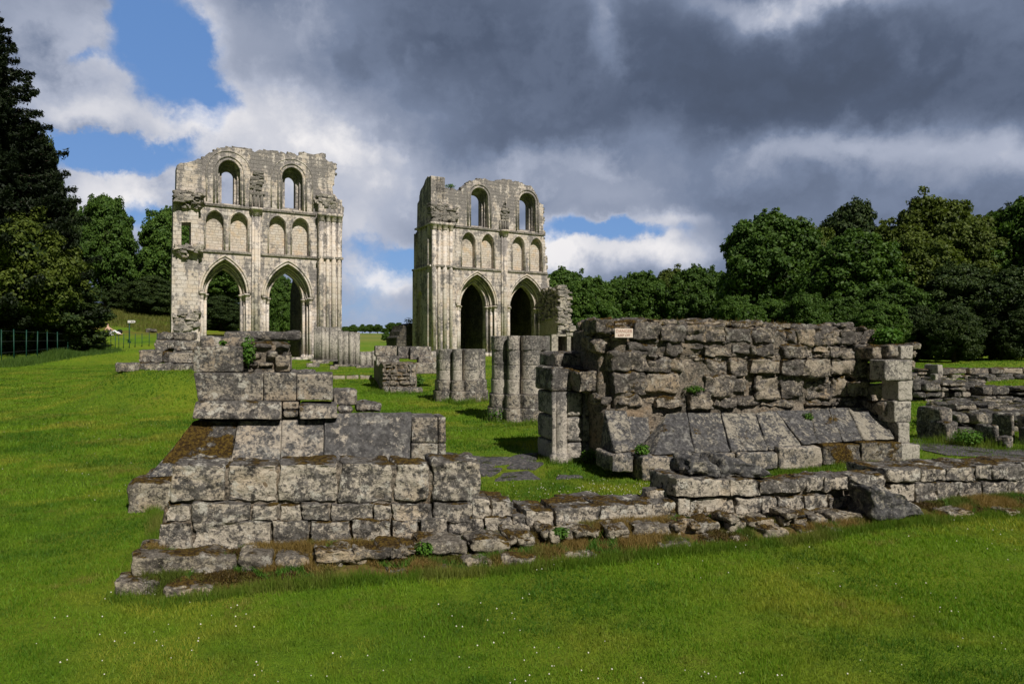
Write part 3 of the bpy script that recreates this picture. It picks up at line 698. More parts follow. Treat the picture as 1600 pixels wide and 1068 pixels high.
# chapels behind: dividing wall, end wall, vaults; shade put into their stone colour
a = Acc(); uc = PR(560, 800)[0]; ue = PR(775, 800)[0]
def solid(acc, u0, u1, w0, w1, z0, z1): box_acc(acc, u0, u1, w0, w1, z0, z1)
solid(a, PR(497, 800)[0], PR(588, 800)[0], 1.76, 5.6, zb, 7.9); a.build('chapel_wall', M['shade_dark'], rootR, frR, smooth=False)
a = Acc(); solid(a, PR(752, 800)[0], ue, 1.76, 6.2, zb, 7.4); a.build('chapel_wall', M['shade_dark'], rootR, frR, smooth=False)
a = Acc(); solid(a, PR(592, 800)[0], PR(750, 800)[0], 5.7, 6.1, zb, 7.45); solid(a, PR(380, 800)[0], PR(495, 800)[0], 5.2, 5.59, zb, 7.45); a.build('chapel_wall', M['shade_dark'], rootR, frR, smooth=False)
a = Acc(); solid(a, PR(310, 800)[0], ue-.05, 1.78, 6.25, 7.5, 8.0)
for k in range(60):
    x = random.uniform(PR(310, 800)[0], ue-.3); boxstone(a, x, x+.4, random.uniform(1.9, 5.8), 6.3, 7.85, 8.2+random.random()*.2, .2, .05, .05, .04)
a.build('chapel_vault', M['shade_dark'], rootR, frR, smooth=False)

# small plant growing on the wallhead
def leafcloud(acc, C, rad, n, size, flat=1.0, up=.3):
    C = np.asarray(C, float); rad = np.asarray(rad, float)
    d = rng.normal(size=(n, 3)); d /= np.linalg.norm(d, axis=1, keepdims=True); p = C+d*rad*(rng.random((n, 1))**.45)
    leafquads(acc, p, size, d, up)
def leafquads(acc, p, size, nrm=None, up=.3, asp=.6):
    n = len(p); a = rng.normal(size=(n, 3))+np.array([0, 0, up])
    if nrm is not None: a = a+nrm*1.5
    a /= np.linalg.norm(a, axis=1, keepdims=True); b = np.cross(a, rng.normal(size=(n, 3))); b /= np.linalg.norm(b, axis=1, keepdims=True); c = np.cross(a, b)
    s = (size*rng.uniform(.6, 1.35, n))[:, None]
    V = np.stack([p-b*s, p-c*s*asp+a*s*.12, p+b*s, p+c*s*asp+a*s*.12], 1).reshape(-1, 3)
    i = np.arange(n)*4; acc.add(V, np.stack([i, i+1, i+2, i+3], 1))
p = frR; q = PR(290, 140)
a = Acc(); leafcloud(a, (q[0], .4, q[1]+.15), (.45, .3, .2), 260, .05, up=1)
pr = thing('wallhead_plant', 'small bright green plant sprouting on top of the right church wall', 'plant', loc=(*frR.world(q[0], .4), q[1]-.1))
a.V = [v-np.array([q[0], .4, q[1]-.1]) for v in a.V]; a.build('leaves', M['weed'], pr)
st = Acc(); [tube(st, [(0, 0, -.1), (rng.normal()*.2, rng.normal()*.1, .3)], .012, 4) for _ in range(7)]; st.build('stem', M['bark'], pr)

# broken rubble wall just right of the right tower
RF = Frame(ray(874, 545)[:2]*56, 24)
rr = thing('ruined_wall_stub', 'tall jagged stub of rubble wall against the right edge of the right church wall', 'ruined wall', RF)
a = Acc(); ol = [(874, 545), (905, 545), (903, 528), (893, 505), (891, 470), (889, 455), (881, 452), (878, 446)]
ol = [(RF.at(*p)[0], RF.at(*p)[2]) for p in ol]; ol = [(p[0], max(p[1], RF.z0-.3)) for p in ol]; ol[0] = (ol[0][0], RF.z0-.3); ol[1] = (ol[1][0], RF.z0-.3)
slab(a, ragged(ol, 1, 6, .15, .3), [], 0, 4.5, back=True); a.build('wall_core', M['tower_rough'], rr, RF, smooth=False)
a = Acc()
for k in range(170):
    y = random.uniform(446, 540); z = RF.at(880, y)[2]; x1 = 878+(11 if y > 452 else 4)+(y > 500)*(y-500)*.35+(y > 455)*2
    u = RF.at(random.uniform(874, x1), y)[0]; s = random.uniform(.16, .34)
    boxstone(a, u-s, u+s*.8, -.12, .3, z-s*.35, z+s*.35, .11, .04, .05, .04)
for k in range(120):
    y = random.uniform(446, 500); z = RF.at(880, y)[2]; ww = random.uniform(0, 4.3); s = random.uniform(.16, .3)
    boxstone(a, RF.at(875, y)[0]-.1, RF.at(875, y)[0]+.3, ww, ww+s*1.6, z-s*.4, z+s*.4, .11, .04, .05, .04)
a.build('rubble_facing', M['tower_rough'], rr, RF)

# ------------------------------------------------------------------ helpers for the low ruins
def goff(fr, px, py):
    p = gp(px, py); return float((p[:2]-fr.O)@fr.N)
def gstone(acc, fr, x0, y0, x1, y1, depth=.4, res=.05, rnd=.05, rough=.03, sink=5):
    off = goff(fr, (x0+x1)/2, y1); block(acc, fr, x0, y0, x1, y1+sink, off, depth, res, rnd, rough)
def course(acc, fr, xs, y0, y1, off=0, depth=.4, gap=1, **k):
    """a row of blocks: xs = joints in the row; y0, y1 numbers or (left, right)"""
    f = lambda y, x: y if np.isscalar(y) else y[0]+(y[1]-y[0])*(x-xs[0])/(xs[-1]-xs[0])
    for a, b in zip(xs[:-1], xs[1:]):
        j = random.uniform(-1.2, 1.2); o = off+random.uniform(-.012, .012)
        block(acc, fr, 0, 0, 0, 0, o, depth, quad=[(a+gap, f(y1, a)), (b-gap, f(y1, b)), (b-gap+random.uniform(-1, 1), f(y0, b)+j), (a+gap+random.uniform(-1, 1), f(y0, a)+j)], **k)
def rubble(acc, fr, x0, x1, top, bot, off=0, depth=.4, rowh=.2, wid=.34, res=.06, out=.06, ground=True, thick=None):
    """random rubble facing between two image heights, laid in rough courses in metres"""
    ft = (lambda x: np.interp(x, [p[0] for p in top], [p[1] for p in top])) if not np.isscalar(top) else (lambda x: top)
    a = fr.at(x0, (ft(x0)+bot)/2, off); b = fr.at(x1, (ft(x1)+bot)/2, off)
    xs = np.linspace(x0, x1, 40); us = [fr.at(x, 540, off)[0] for x in xs]
    zt = [fr.at(x, ft(x), off)[2] for x in xs]; zb = min(fr.at(x0, bot, off)[2], fr.at(x1, bot, off)[2])
    z = zb-.05
    while z < max(zt):
        h = rowh*random.uniform(.7, 1.3); u = a[0]-random.random()*wid*.5
        while u < b[0]:
            w_ = wid*random.uniform(.55, 1.6); zt_ = np.interp(u+w_/2, us, zt)
            if z+h*.6 < zt_:
                d = off-out*random.random(); g = .012
                nsp = 2 if h > rowh*1.05 and random.random() < .25 else 1
                for q in range(nsp):
                    boxstone(acc, max(u, a[0])+g, min(u+w_, b[0])-g, d, d+depth, z+g+h*q/nsp, z+h*(q+1)/nsp-g, res, min(.05, h*.28), min(.035, h*.16), min(.012, h*.06), random.uniform(-.04, .04))
            u += w_
        z += h
def core(acc, fr, x0, x1, top, bot, off, depth, res=.1, rough=.05):
    P_ = [fr.at(x0, bot, off), fr.at(x1, bot, off), fr.at(x1, top if np.isscalar(top) else top[1], off), fr.at(x0, top if np.isscalar(top) else top[0], off)]
    def bk(p): q = p.copy(); q[1] += depth; return q
    a, b, c, d = P_; stone(acc, [a, b, bk(a), bk(b), d, c, bk(d), bk(c)], res, .06, rough)
def lbox(acc, fr, xb, xf, xr, yt, yb, res=.06, rnd=.04, rough=.02, j=.01):
    """block with its long dark side seen: xb..xf the side, xf..xr the front"""
    off = goff(fr, (xf+xr)/2, yb); a = fr.at(xf, yb, off); b = fr.at(xr, yb, off); t = fr.at(xf, yt, off)
    r = ray(xb, 545)[:2]; Pn = fr.world(a[0], off); k = (Pn[1]*r[0]-Pn[0]*r[1])/(fr.N[0]*r[1]-fr.N[1]*r[0])
    boxstone(acc, a[0], b[0], off, off+abs(k), a[2]-.1, t[2], res, rnd, rough, j)

# ------------------------------------------------------------------ foreground wall: the west front
FW = Frame((-2.55, 4.9), 17)
fw = thing('foreground_wall', 'long low pale mossy wall stepping down and running right across the nearest lawn', 'ruined wall', FW)
a = Acc(); K = dict(res=.024, rnd=.016, rough=.022, gap=.2)
for x0, x1, y0, y1 in ((268, 352, 723, 785), (354, 432, 725, 784), (435, 528, 723, 785), (531, 613, 721, 785), (616, 671, 723, 784), (675, 752, 718, 785)):
    block(a, FW, x0, y0, x1, y1, .02+random.uniform(-.01, .015), .38, quad=[(x0-2, y1), (x1+1, y1), (x1, y0+random.uniform(-1, 2)), (x0+2, y0)], res=.022, rnd=.022, rough=.026)
a.build('capping_stones', M['front'], fw, FW)
a = Acc()
course(a, FW, [258, 300, 392, 436, 470, 516, 583, 612, 678, 737], 786, (816, 815), .0, .45, **K)
course(a, FW, [737, 768, 803], (775, 782), (814, 808), .0, .42, **K)
course(a, FW, [246, 300, 426, 484, 549, 612, 655, 701, 757, 800, 838], (817, 806), (868, 832), -.02, .5, **K)
course(a, FW, [822, 866], 797, 828, -.02, .4, **K); course(a, FW, [868, 937, 1020, 1056], (792, 783), (822, 812), -.02, .42, **K)
course(a, FW, [880, 900, 950], (781, 776), 800, .3, .3, **K)
course(a, FW, [1056, 1142, 1190], (747, 748), (777, 775), -.03, .5, **K)
course(a, FW, [1060, 1078, 1150, 1192, 1216, 1258, 1296, 1340, 1362], (778, 772), (806, 799), .0, .5, **K)
course(a, FW, [1187, 1260, 1288, 1328, 1388], (750, 738), (773, 764), .0, .28, **K)
course(a, FW, [1340, 1392], (766, 762), (800, 792), .02, .4, **K)
course(a, FW, [1388, 1440, 1480, 1525, 1552, 1598, 1650], (733, 722), (754, 748), .0, .55, **K)
course(a, FW, [1392, 1432, 1466, 1500, 1536, 1576, 1650], (755, 749), (790, 776), .01, .5, **K)
a.build('wall_courses', M['front'], fw, FW)
a = Acc(); core(a, FW, 262, 745, 726, 850, .055, .3, .06, .02); core(a, FW, 250, 800, 790, 850, .03, .38, .06, .02); core(a, FW, 1062, 1362, (757, 748), 798, .05, .35, .06, .02); core(a, FW, 1392, 1645, (738, 728), 785, .06, .45, .06, .02); core(a, FW, 830, 1050, (800, 790), 815, .04, .3, .06, .02)
a.build('joint_filling', M['mortar'], fw, FW)
a = Acc()
course(a, FW, [200, 372, 428, 486], (864, 868), (908, 895), -.27, .45, **dict(K, rnd=.04, rough=.03))
fx = [488]+sorted(random.uniform(495, 1350) for _ in range(30))+[1365]
for x0, x1 in zip(fx[:-1], fx[1:]):
    if x1-x0 < 12: continue
    ym = np.interp((x0+x1)/2, [488, 700, 830, 1040, 1250, 1370], [868, 850, 835, 822, 812, 806])
    block(a, FW, x0+1, ym-4, x1-1, ym+random.uniform(10, 19), -.27-.06*random.random(), .35, .024, .03, .03)
for x0, y0, x1, y1 in ((492, 866, 536, 886), (540, 862, 575, 880), (590, 852, 640, 870), (650, 850, 676, 862), (690, 846, 730, 866), (737, 841, 803, 858), (808, 837, 841, 852), (860, 832, 878, 847), (898, 827, 936, 841), (959, 822, 985, 835), (1054, 818, 1074, 827), (1080, 815, 1098, 824), (1140, 808, 1160, 818), (1230, 800, 1262, 808)):
    block(a, FW, x0, y0, x1, y1+4, -.30 if x0 < 700 else -.34, .3, .022, .04, .025, fine=.004)
for x0, y0, x1, y1 in ((175, 905, 248, 932), (250, 914, 332, 936), (602, 888, 650, 898), (726, 874, 772, 888), (786, 867, 838, 884), (861, 867, 872, 878), (880, 862, 936, 875), (990, 857, 1012, 864), (1031, 845, 1085, 860), (1100, 838, 1123, 850), (1143, 835, 1160, 847), (1199, 826, 1236, 841), (1251, 824, 1281, 834), (1300, 826, 1330, 832), (1484, 796, 1525, 808), (1525, 777, 1562, 785), (1576, 797, 1600, 805), (680, 884, 705, 892)):
    gstone(a, FW, x0, y0, x1, y1, .22, .022, .04, .025)
a.build('footing_stones', M['foot'], fw, FW)
# turf and moss bank over the footings
def bank(acc, fr, front, back, n=260, m=26, off_b=.05, bulge=.05, side=None):
    pxs = np.linspace(front[0][0], front[-1][0], n)
    yf = np.interp(pxs, [p[0] for p in front], [p[1] for p in front])
    bx = np.interp(pxs, [p[0] for p in front], [p[2] for p in front]); yb = np.interp(bx, [p[0] for p in back], [p[1] for p in back])
    V = np.zeros((n, m, 3))
    for i in range(n):
        g = gp(pxs[i], yf[i]); d = g[:2]-fr.O; A = np.array([d@fr.F, d@fr.N, g[2]-.03]); B_ = fr.at(bx[i], yb[i], off_b)
        for k in range(m):
            t = k/(m-1); q = A+(B_-A)*t
            st = .5*sst(np.array([t]), .0, .28)[0]+.5*sst(np.array([t]), .45, .75)[0]
            q[2] = A[2]+(B_[2]-A[2])*st+bulge*math.sin(math.pi*t)*.5; V[i, k] = q
    P = V.reshape(-1, 3); P[:, 2] += fbm(P, 7, 4, 4)*.035*np.clip(np.tile(np.linspace(0, 1, m), n)*6, 0, 1); P[:, 1] += fbm(P, 5, 3, 8)*.02
    i = np.arange(n*m).reshape(n, m); acc.add(P, np.stack([i[:-1, :-1], i[1:, :-1], i[1:, 1:], i[:-1, 1:]], -1).reshape(-1, 4))
    return P
a = Acc()
bankP = bank(a, FW, [(196, 925, 250), (260, 937, 300), (420, 915, 430), (600, 902, 600), (800, 890, 800), (1040, 864, 1040), (1280, 838, 1270), (1370, 822, 1370), (1480, 812, 1480), (1640, 795, 1640)],
     [(250, 862), (430, 856), (600, 848), (700, 842), (830, 828), (1000, 812), (1250, 804), (1370, 795), (1450, 784), (1640, 768)])
a.build('turf_bank', M['earth'], fw, FW)
def boulder(label, fr, quad, off, depth, mat='front', rnd=.12, rough=.07, name='boulder', res=.025):
    a = Acc(); block(a, fr, 0, 0, 0, 0, off, depth, quad=quad, res=res, rnd=rnd, rough=rough, fine=.006)
    V = np.concatenate(a.V); c = np.array([V[:, 0].mean(), V[:, 1].mean(), V[:, 2].min()])
    w_ = fr.world(c[0], c[1]); t = thing(name, label, 'boulder', loc=(w_[0], w_[1], c[2]), rot=fr.ang)
    a.V = [v-c for v in a.V]; a.build('stone', M[mat], t); return t
boulder('big grey lichened rock with a shaded left face lying on the low foreground wall', FW, [(1072, 750), (1136, 751), (1124, 712), (1086, 712)], .02, .45, mat='slope')
boulder('flat-topped wedge of grey stone beside the big rock on the low foreground wall', FW, [(1124, 752), (1220, 748), (1196, 726), (1134, 711)], .03, .42, mat='slope', rnd=.06, rough=.04)
boulder('dark mossy slab leaning against the front of the foreground wall at the right', FW, [(1368, 816), (1455, 808), (1415, 770), (1362, 756)], -.42, .34, mat='slope', rnd=.05, rough=.05)
boulder('small dark cube-shaped stone at the left end of the taller mossy wall section', FW, [(1014, 786), (1045, 786), (1044, 764), (1016, 764)], .12, .2, rnd=.03, rough=.02)

# ------------------------------------------------------------------ left moulded plinth wall
LS = Frame((-3.47, 7.4), 15)
ls = thing('plinth_wall', 'tall grey corner wall of squared blocks over a moulded ledge and a sloping mossy plinth', 'ruined wall', LS)
a = Acc(); K = dict(res=.03, rnd=.015, rough=.007, fine=.002)
block(a, LS, 302, 541, 379, 581, .06, .55, **K)
block(a, LS, 312, 524, 392, 543, .60, .5, **dict(K, rnd=.03, rough=.02)); block(a, LS, 350, 517, 470, 533, 1.3, .5, **dict(K, rnd=.04, rough=.02))
block(a, LS, 0, 0, 0, 0, .03, .8, quad=[(309, 626), (411, 626), (412, 582), (302, 582)], **K)
block(a, LS, 412, 582, 463, 626, .03, .8, **K); block(a, LS, 464, 584, 520, 625, .02, .8, **K)
block(a, LS, 519, 608, 558, 634, .35, .5, **dict(K, rnd=.03, rough=.015)); block(a, LS, 556, 628, 598, 645, .55, .4, **dict(K, rnd=.05, rough=.03))
block(a, LS, 528, 634, 552, 646, .15, .3, **dict(K, rnd=.04, rough=.02)); block(a, LS, 440, 578, 492, 584, .5, .35, **dict(K, rnd=.03, rough=.02))
a.build('upper_blocks', M['grey'], ls, LS)
a = Acc()
rubble(a, LS, 381, 453, [(381, 528), (420, 528), (453, 540)], 581, .22, .4, .10, .16, .035, .08)
block(a, LS, 430, 554, 453, 580, .19, .4, .03, .015, .01); a.build('rubble_core', M['rubble'], ls, LS)
a = Acc(); core(a, LS, 383, 452, 534, 581, .26, .4, .04, .02); a.build('mortar_bed', M['mortar'], ls, LS)
a = Acc()
for q in ([(300, 654), (439, 655), (440, 627), (305, 627)], [(468, 655), (527, 653), (527, 631), (468, 631)]):
    block(a, LS, 0, 0, 0, 0, -.13, .6, quad=q, lean=.09, res=.025, rnd=.02, rough=.008, fine=.002)
block(a, LS, 441, 627, 467, 640, 0.0, .5, .03, .02, .01); block(a, LS, 442, 641, 466, 652, -.05, .5, .03, .03, .012)
a.build('moulded_ledge', M['grey'], ls, LS)
a = Acc()
for q in ([(353, 758), (436, 758), (440, 657), (373, 657)], [(437, 758), (505, 758), (506, 656), (441, 656)]):
    block(a, LS, 0, 0, 0, 0, -.45, .5, quad=q, lean=.44, res=.03, rnd=.012, rough=.006, fine=.002)
a.build('sloping_plinth', M['panel'], ls, LS)
a = Acc(); block(a, LS, 0, 0, 0, 0, -.45, .5, quad=[(506, 758), (640, 758), (643, 644), (507, 646)], lean=.44, res=.025, rnd=.02, rough=.0125); a.build('sloping_plinth', M['panel_dark'], ls, LS)
a = Acc(); block(a, LS, 0, 0, 0, 0, -.45, .5, quad=[(222, 756), (352, 758), (372, 658), (303, 657)], lean=.44, res=.025, rnd=.03, rough=.02, fine=.006)
a.build('mossy_corner_slab', M['mossy'], ls, LS)
a = Acc(); p0 = LS.at(226, 750, -.45); p1 = LS.at(640, 750, -.45)
us = [p0[0]-.12, p0[0]+.28, p0[0]+1.1, p0[0]+2.0, p1[0]-.02]
b0 = Acc(); boxstone(b0, us[0], us[1]-.004, -.56, .3, -.15, p0[2]+.0, .025, .06, .035, .02); b0.build('corner_base_stone', M['foot'], ls, LS)
for k in range(1, 4): boxstone(a, us[k]+.004, us[k+1]-.004, -.56, .3, -.15, p0[2]+.02, .035, .03, .012)
boxstone(a, us[0]+.02, us[0]+.5, .31, 2.2, -.1, p0[2], .06, .03, .015)
a.build('base_course', M['panel'], ls, LS)
a = Acc(); t0 = LS.at(305, 657, 0)
C = [(p0[0]+.01, -.40, p0[2]+.02), (t0[0]+.3, -.40, p0[2]+.02), (p0[0]+.01, 1.9, p0[2]+.02), (t0[0]+.3, 1.9, p0[2]+.02), (t0[0]+.01, .05, t0[2]), (t0[0]+.3, .05, t0[2]), (t0[0]+.01, 1.9, t0[2]), (t0[0]+.3, 1.9, t0[2])]
stone(a, C, .06, .02, .012)
boxstone(a, t0[0]+.3, LS.at(520, 650, .5)[0], .1, 1.6, 0, t0[2]+.02, .1, .02, .01)
a.build('side_plinth', M['slope'], ls, LS)
a = Acc(); K = dict(res=.03, rnd=.015, rough=.006)
block(a, LS, 643, 651, 684, 691, .06, .5, **K); block(a, LS, 685, 651, 697, 691, .10, .45, **K)
block(a, LS, 643, 692, 684, 750, .06, .5, **K); block(a, LS, 685, 692, 697, 750, .10, .45, **K)
a.build('end_pilaster', M['grey'], ls, LS)

# ------------------------------------------------------------------ right rubble wall on its sloping plinth
RW = Frame((1.0, 8.85), 15.8)
rw = thing('rubble_wall', 'broad rough stone wall with leaning plinth slabs, a danger notice near its top left', 'ruined wall', RW)
a = Acc(); K = dict(res=.025, rnd=.022, rough=.0125)
for q, o in (([(962, 708), (996, 703), (978, 641), (945, 641)], -.62), ([(985, 712), (1020, 712), (1014, 642), (979, 641)], -.40), ([(1022, 712), (1087, 706), (1073, 643), (1041, 646)], -.78),
             ([(1087, 708), (1143, 707), (1125, 645), (1074, 644)], -.60), ([(1144, 707), (1202, 704), (1180, 645), (1127, 645)], -.61), ([(1203, 704), (1256, 697), (1211, 641), (1181, 644)], -.63),
             ([(1257, 696), (1279, 692), (1266, 640), (1212, 641)], -.60), ([(1280, 693), (1319, 691), (1294, 637), (1268, 639)], -.62), ([(1320, 691), (1351, 689), (1325, 636), (1295, 637)], -.60), ([(1352, 689), (1399, 686), (1374, 636), (1326, 636)], -.62)):
    block(a, RW, 0, 0, 0, 0, o, .5, quad=q, lean=.5, **K)
a.build('plinth_slabs', M['slope'], rw, RW)
a = Acc(); K = dict(res=.035, rnd=.03, rough=.02, fine=.003)
for x0, y0, x1, y1, o in ((956, 709, 991, 738, -.70), (1004, 713, 1082, 752, -.85), (1084, 708, 1150, 745, -.72), (1151, 706, 1217, 734, -.70), (1218, 698, 1286, 734, -.70)):
    block(a, RW, x0, y0, x1, y1, o, .5, **K)
a.build('base_course', M['panel'], rw, RW)
a = Acc()
for x0, y0, x1, y1, o in ((1287, 693, 1346, 727, -.69), (1347, 690, 1412, 724, -.70), (1006, 711, 1078, 722, -.80)): block(a, RW, x0, y0, x1, y1, o, .5, **K)
a.build('mossy_base_stones', M['mossy'], rw, RW)
a = Acc(); K = dict(res=.028, rnd=.035, rough=.045)
TR = [ # traced stones of the facing
 (941, 618, 956, 632, .05), (970, 617, 1003, 633, .0), (1026, 618, 1074, 638, -.06), (1079, 616, 1115, 638, -.06), (1118, 617, 1152, 637, -.04), (1154, 620, 1190, 632, .0), (1004, 618, 1024, 632, .03), (1194, 626, 1240, 634, .0), (1262, 628, 1310, 634, 0),
 (906, 580, 960, 613, .20), (962, 581, 1009, 614, -.02), (1011, 584, 1064, 612, -.03), (1066, 588, 1098, 614, .04), (1101, 587, 1146, 617, -.06), (1146, 590, 1170, 615, -.03), (1186, 585, 1222, 624, -.03), (1223, 586, 1259, 622, -.04), (1262, 598, 1300, 626, .03), (1300, 590, 1323, 622, .02), (1326, 598, 1356, 620, -.04), (1172, 590, 1184, 616, .04),
 (957, 549, 1012, 579, -.03), (1013, 563, 1047, 580, -.05), (1048, 562, 1066, 578, .0), (1068, 563, 1104, 582, .05), (1107, 562, 1138, 585, .0), (1140, 562, 1170, 585, -.06), (1174, 562, 1220, 584, -.09), (1223, 560, 1258, 585, -.10), (1259, 560, 1302, 588, -.12), (1303, 561, 1334, 586, -.05), (1335, 563, 1355, 590, -.05), (1338, 592, 1358, 600, .0),
 (986, 537, 1029, 559, -.04), (1030, 540, 1044, 550, .03), (1030, 551, 1045, 561, .0), (1045, 534, 1069, 558, -.05), (1070, 537, 1102, 548, .0), (1074, 550, 1100, 560, .03), (1104, 540, 1143, 559, -.05), (1145, 538, 1172, 553, -.01), (1176, 541, 1211, 558, -.05), (1214, 543, 1228, 558, .0), (1229, 541, 1271, 561, -.06), (1273, 540, 1298, 549, -.03), (1273, 550, 1298, 561, -.03), (1299, 542, 1337, 561, -.05), (1340, 538, 1372, 564, -.04), (1148, 554, 1174, 561, .02), (960, 538, 984, 550, .04),
 (932, 497, 962, 524, .02), (930, 525, 956, 549, .12), (991, 502, 1032, 528, -.06), (1033, 508, 1074, 533, -.06), (1075, 508, 1136, 533, -.03), (1138, 511, 1177, 536, .0), (1180, 514, 1208, 536, -.01), (1210, 512, 1229, 537, .02), (1230, 514, 1249, 539, -.01), (1250, 516, 1270, 539, -.02), (1271, 519, 1292, 537, -.03), (1294, 518, 1318, 538, -.01), (1320, 516, 1349, 537, -.03), (1345, 514, 1368, 537, .08), (990, 529, 1030, 535, .0), (1035, 533, 1072, 537, .03),
 (962, 500, 990, 512, .16), (994, 498, 1020, 503, .2), (1022, 498, 1060, 507, .12), (1062, 500, 1098, 507, .1), (1100, 501, 1150, 510, .1), (1152, 503, 1190, 512, .1), (1192, 505, 1236, 513, .1), (1238, 507, 1280, 517, .1), (1282, 510, 1320, 518, .1)]
for x0, y0, x1, y1, o in TR:
    J = lambda k: random.uniform(-k, k); q = [(x0-2+J(2.5), y1+1+J(2)), (x1+2+J(2.5), y1+1+J(2)), (x1+1+J(3.5), y0-1+J(2)), (x0-1+J(3.5), y0-1+J(2))]
    block(a, RW, 0, 0, 0, 0, o, .5, quad=q, **K)
occ = lambda x, y: any(t[0]-2 < x < t[2]+2 and t[1]-1 < y < t[3]+1 for t in TR)
for k in range(520):   # pinning stones between them
    x = random.uniform(935, 1362); y = random.uniform(508, 632)
    if y > 540 and x < 960: continue
    if not occ(x, y):
        w_ = random.uniform(4, 11); h_ = random.uniform(2.5, 5.5); block(a, RW, x-w_, y-h_, x+w_, y+h_, random.uniform(.0, .05), .2, .03, .04, .025)
a.build('facing_stones', M['rubble'], rw, RW)
a = Acc(); core(a, RW, 962, 1366, (507, 520), 650, .06, 1.1, .03, .065); core(a, RW, 935, 964, 512, 650, .15, 1.0, .05, .03); core(a, RW, 944, 1385, 640, 722, .04, 1.0, .06, .02); core(a, RW, 1005, 1385, 675, 722, -.16, .3, .06, .02)
a.build('mortar_core', M['mortar'], rw, RW)
a = Acc()
for k in range(120):   # loose stones along the wallhead
    u0 = RW.at(940, 505, .3)[0]; u1 = RW.at(1365, 515, .3)[0]; f = random.random(); u = u0+(u1-u0)*f; ww = random.uniform(.15, 1.1); s = random.uniform(.08, .22)
    z = RW.at(940+425*f, 503+15*f*f, .3)[2]-.05+random.uniform(-.03, .04)
    boxstone(a, u-s, u+s, ww-s*.7, ww+s*.7, z-.1, z+random.uniform(.02, .09), .035, .05, .03, .02, random.uniform(-.5, .5))
a.build('wallhead_stones', M['rubble'], rw, RW)
# shafted pier at its left end
OP = goff(RW, 880, 719)-.22
dp = thing('doorway_pier', 'squat doorway pier with slim engaged shafts and a black shaded left side', 'pier', RW)
a = Acc(); K = dict(res=.03, rnd=.045, rough=.008, fine=.001)
for y0, y1 in ((612, 650), (651, 690), (691, 724)):
    block(a, RW, 866, y0, 885, y1, OP+.10, .75, **K); block(a, RW, 886, y0, 911, y1, OP, .8, **K); block(a, RW, 912, y0, 933, y1, OP+.03, .8, **K)
a.build('ashlar_blocks', M['pier'], dp, RW)
a = Acc()
for px, r in ((865.5, .032), (876.5, .085), (912, .03)):
    p = RW.at(px, 612, OP+.06); b_ = RW.at(px, 722, OP+.06); zz = [p[2], p[2]-.33, p[2]-.335, p[2]-.7, b_[2]+.12, b_[2]+.10, b_[2]-.05]
    tube(a, [(p[0], OP+.06, z) for z in (zz[0], zz[1], zz[3], zz[4], zz[5], zz[6])], [r, r, r, r, r+.03, r+.03], 14)
a.build('engaged_shafts', M['pier'], dp, RW)
a = Acc()
K = dict(res=.035, rnd=.04, rough=.018, fine=.003)
block(a, RW, 862, 573, 894, 611, OP+.04, .75, **K); block(a, RW, 895, 580, 908, 606, OP+.12, .6, **K); block(a, RW, 868, 548, 952, 576, OP+.35, .8, **dict(K, rnd=.08)); block(a, RW, 893, 572, 958, 612, OP+.18, .6, **K)
block(a, RW, 933, 612, 956, 700, OP+.12, .6, **K)
a.build('upper_blocks', M['grey'], dp, RW)
# right jamb
jb = thing('door_jamb', 'upright broken pale jamb of stacked blocks ending the rough wall on the right', 'pier', RW)
a = Acc(); K = dict(res=.03, rnd=.02, rough=.010, fine=.002)
for x0, y0, x1, y1, o, d in ((1383, 562, 1426, 594, -.62, .28), (1404, 594, 1427, 626, -.60, .30), (1398, 626, 1424, 660, -.58, .30), (1404, 660, 1422, 693, -.60, .3), (1406, 692, 1426, 722, -.64, .4), (1421, 694, 1438, 722, -.58, .4), (1408, 539, 1428, 561, -.5, .4)):
    block(a, RW, x0, y0, x1, y1, o, d, **K)
a.build('jamb_blocks', M['jamb'], jb, RW)
a = Acc(); K = dict(res=.035, rnd=.05, rough=.03, fine=.004)
for x0, y0, x1, y1, o, d in ((1364, 539, 1388, 562, -.35, .8), (1388, 537, 1409, 561, -.45, .8), (1427, 536, 1441, 546, -.5, .5), (1427, 547, 1437, 560, -.5, .5), (1426, 562, 1434, 576, -.5, .4), (1382, 626, 1402, 650, -.45, .5), (1358, 566, 1384, 600, -.05, .8), (1356, 600, 1392, 640, -.0, .8), (1372, 648, 1404, 690, -.2, .5)):
    block(a, RW, x0, y0, x1, y1, o, d, **K)
a.build('core_stones', M['rubble'], jb, RW)

# danger notice
sg = thing('danger_notice', 'small weathered white notice with red lettering fixed near the left end of the rough wall', 'sign', loc=None) if 0 else None
p = RW.at(975, 520, -.07); wp = RW.world(p[0], p[1])
sg = thing('danger_notice', 'small weathered white notice with faded lettering fixed near the top left of the rough wall', 'sign', loc=(wp[0], wp[1], p[2]), rot=RW.ang)
hw = (RW.at(989, 520, -.07)[0]-RW.at(961, 520, -.07)[0])/2; hh = (RW.at(975, 513, -.07)[2]-RW.at(975, 527, -.07)[2])/2
a = Acc(); box_acc(a, -hw, hw, 0, .012, -hh, hh); a.build('panel', M['signp'], sg, smooth=False)
def text(body, size, x, z, mat, parent, y=-.003, name='lettering'):
    c = bpy.data.curves.new(name, 'FONT'); c.body = body; c.size = size; c.align_x = 'CENTER'; c.extrude = .001
    o = bpy.data.objects.new('tmp', c); COL.objects.link(o); dg = bpy.context.evaluated_depsgraph_get()
    me = bpy.data.meshes.new_from_object(o.evaluated_get(dg)); bpy.data.objects.remove(o); me.materials.clear(); me.materials.append(M[mat])
    t = bpy.data.objects.new(name, me); COL.objects.link(t); t.parent = parent; t.rotation_euler = (math.pi/2, 0, 0); t.location = (x, y, z); return t
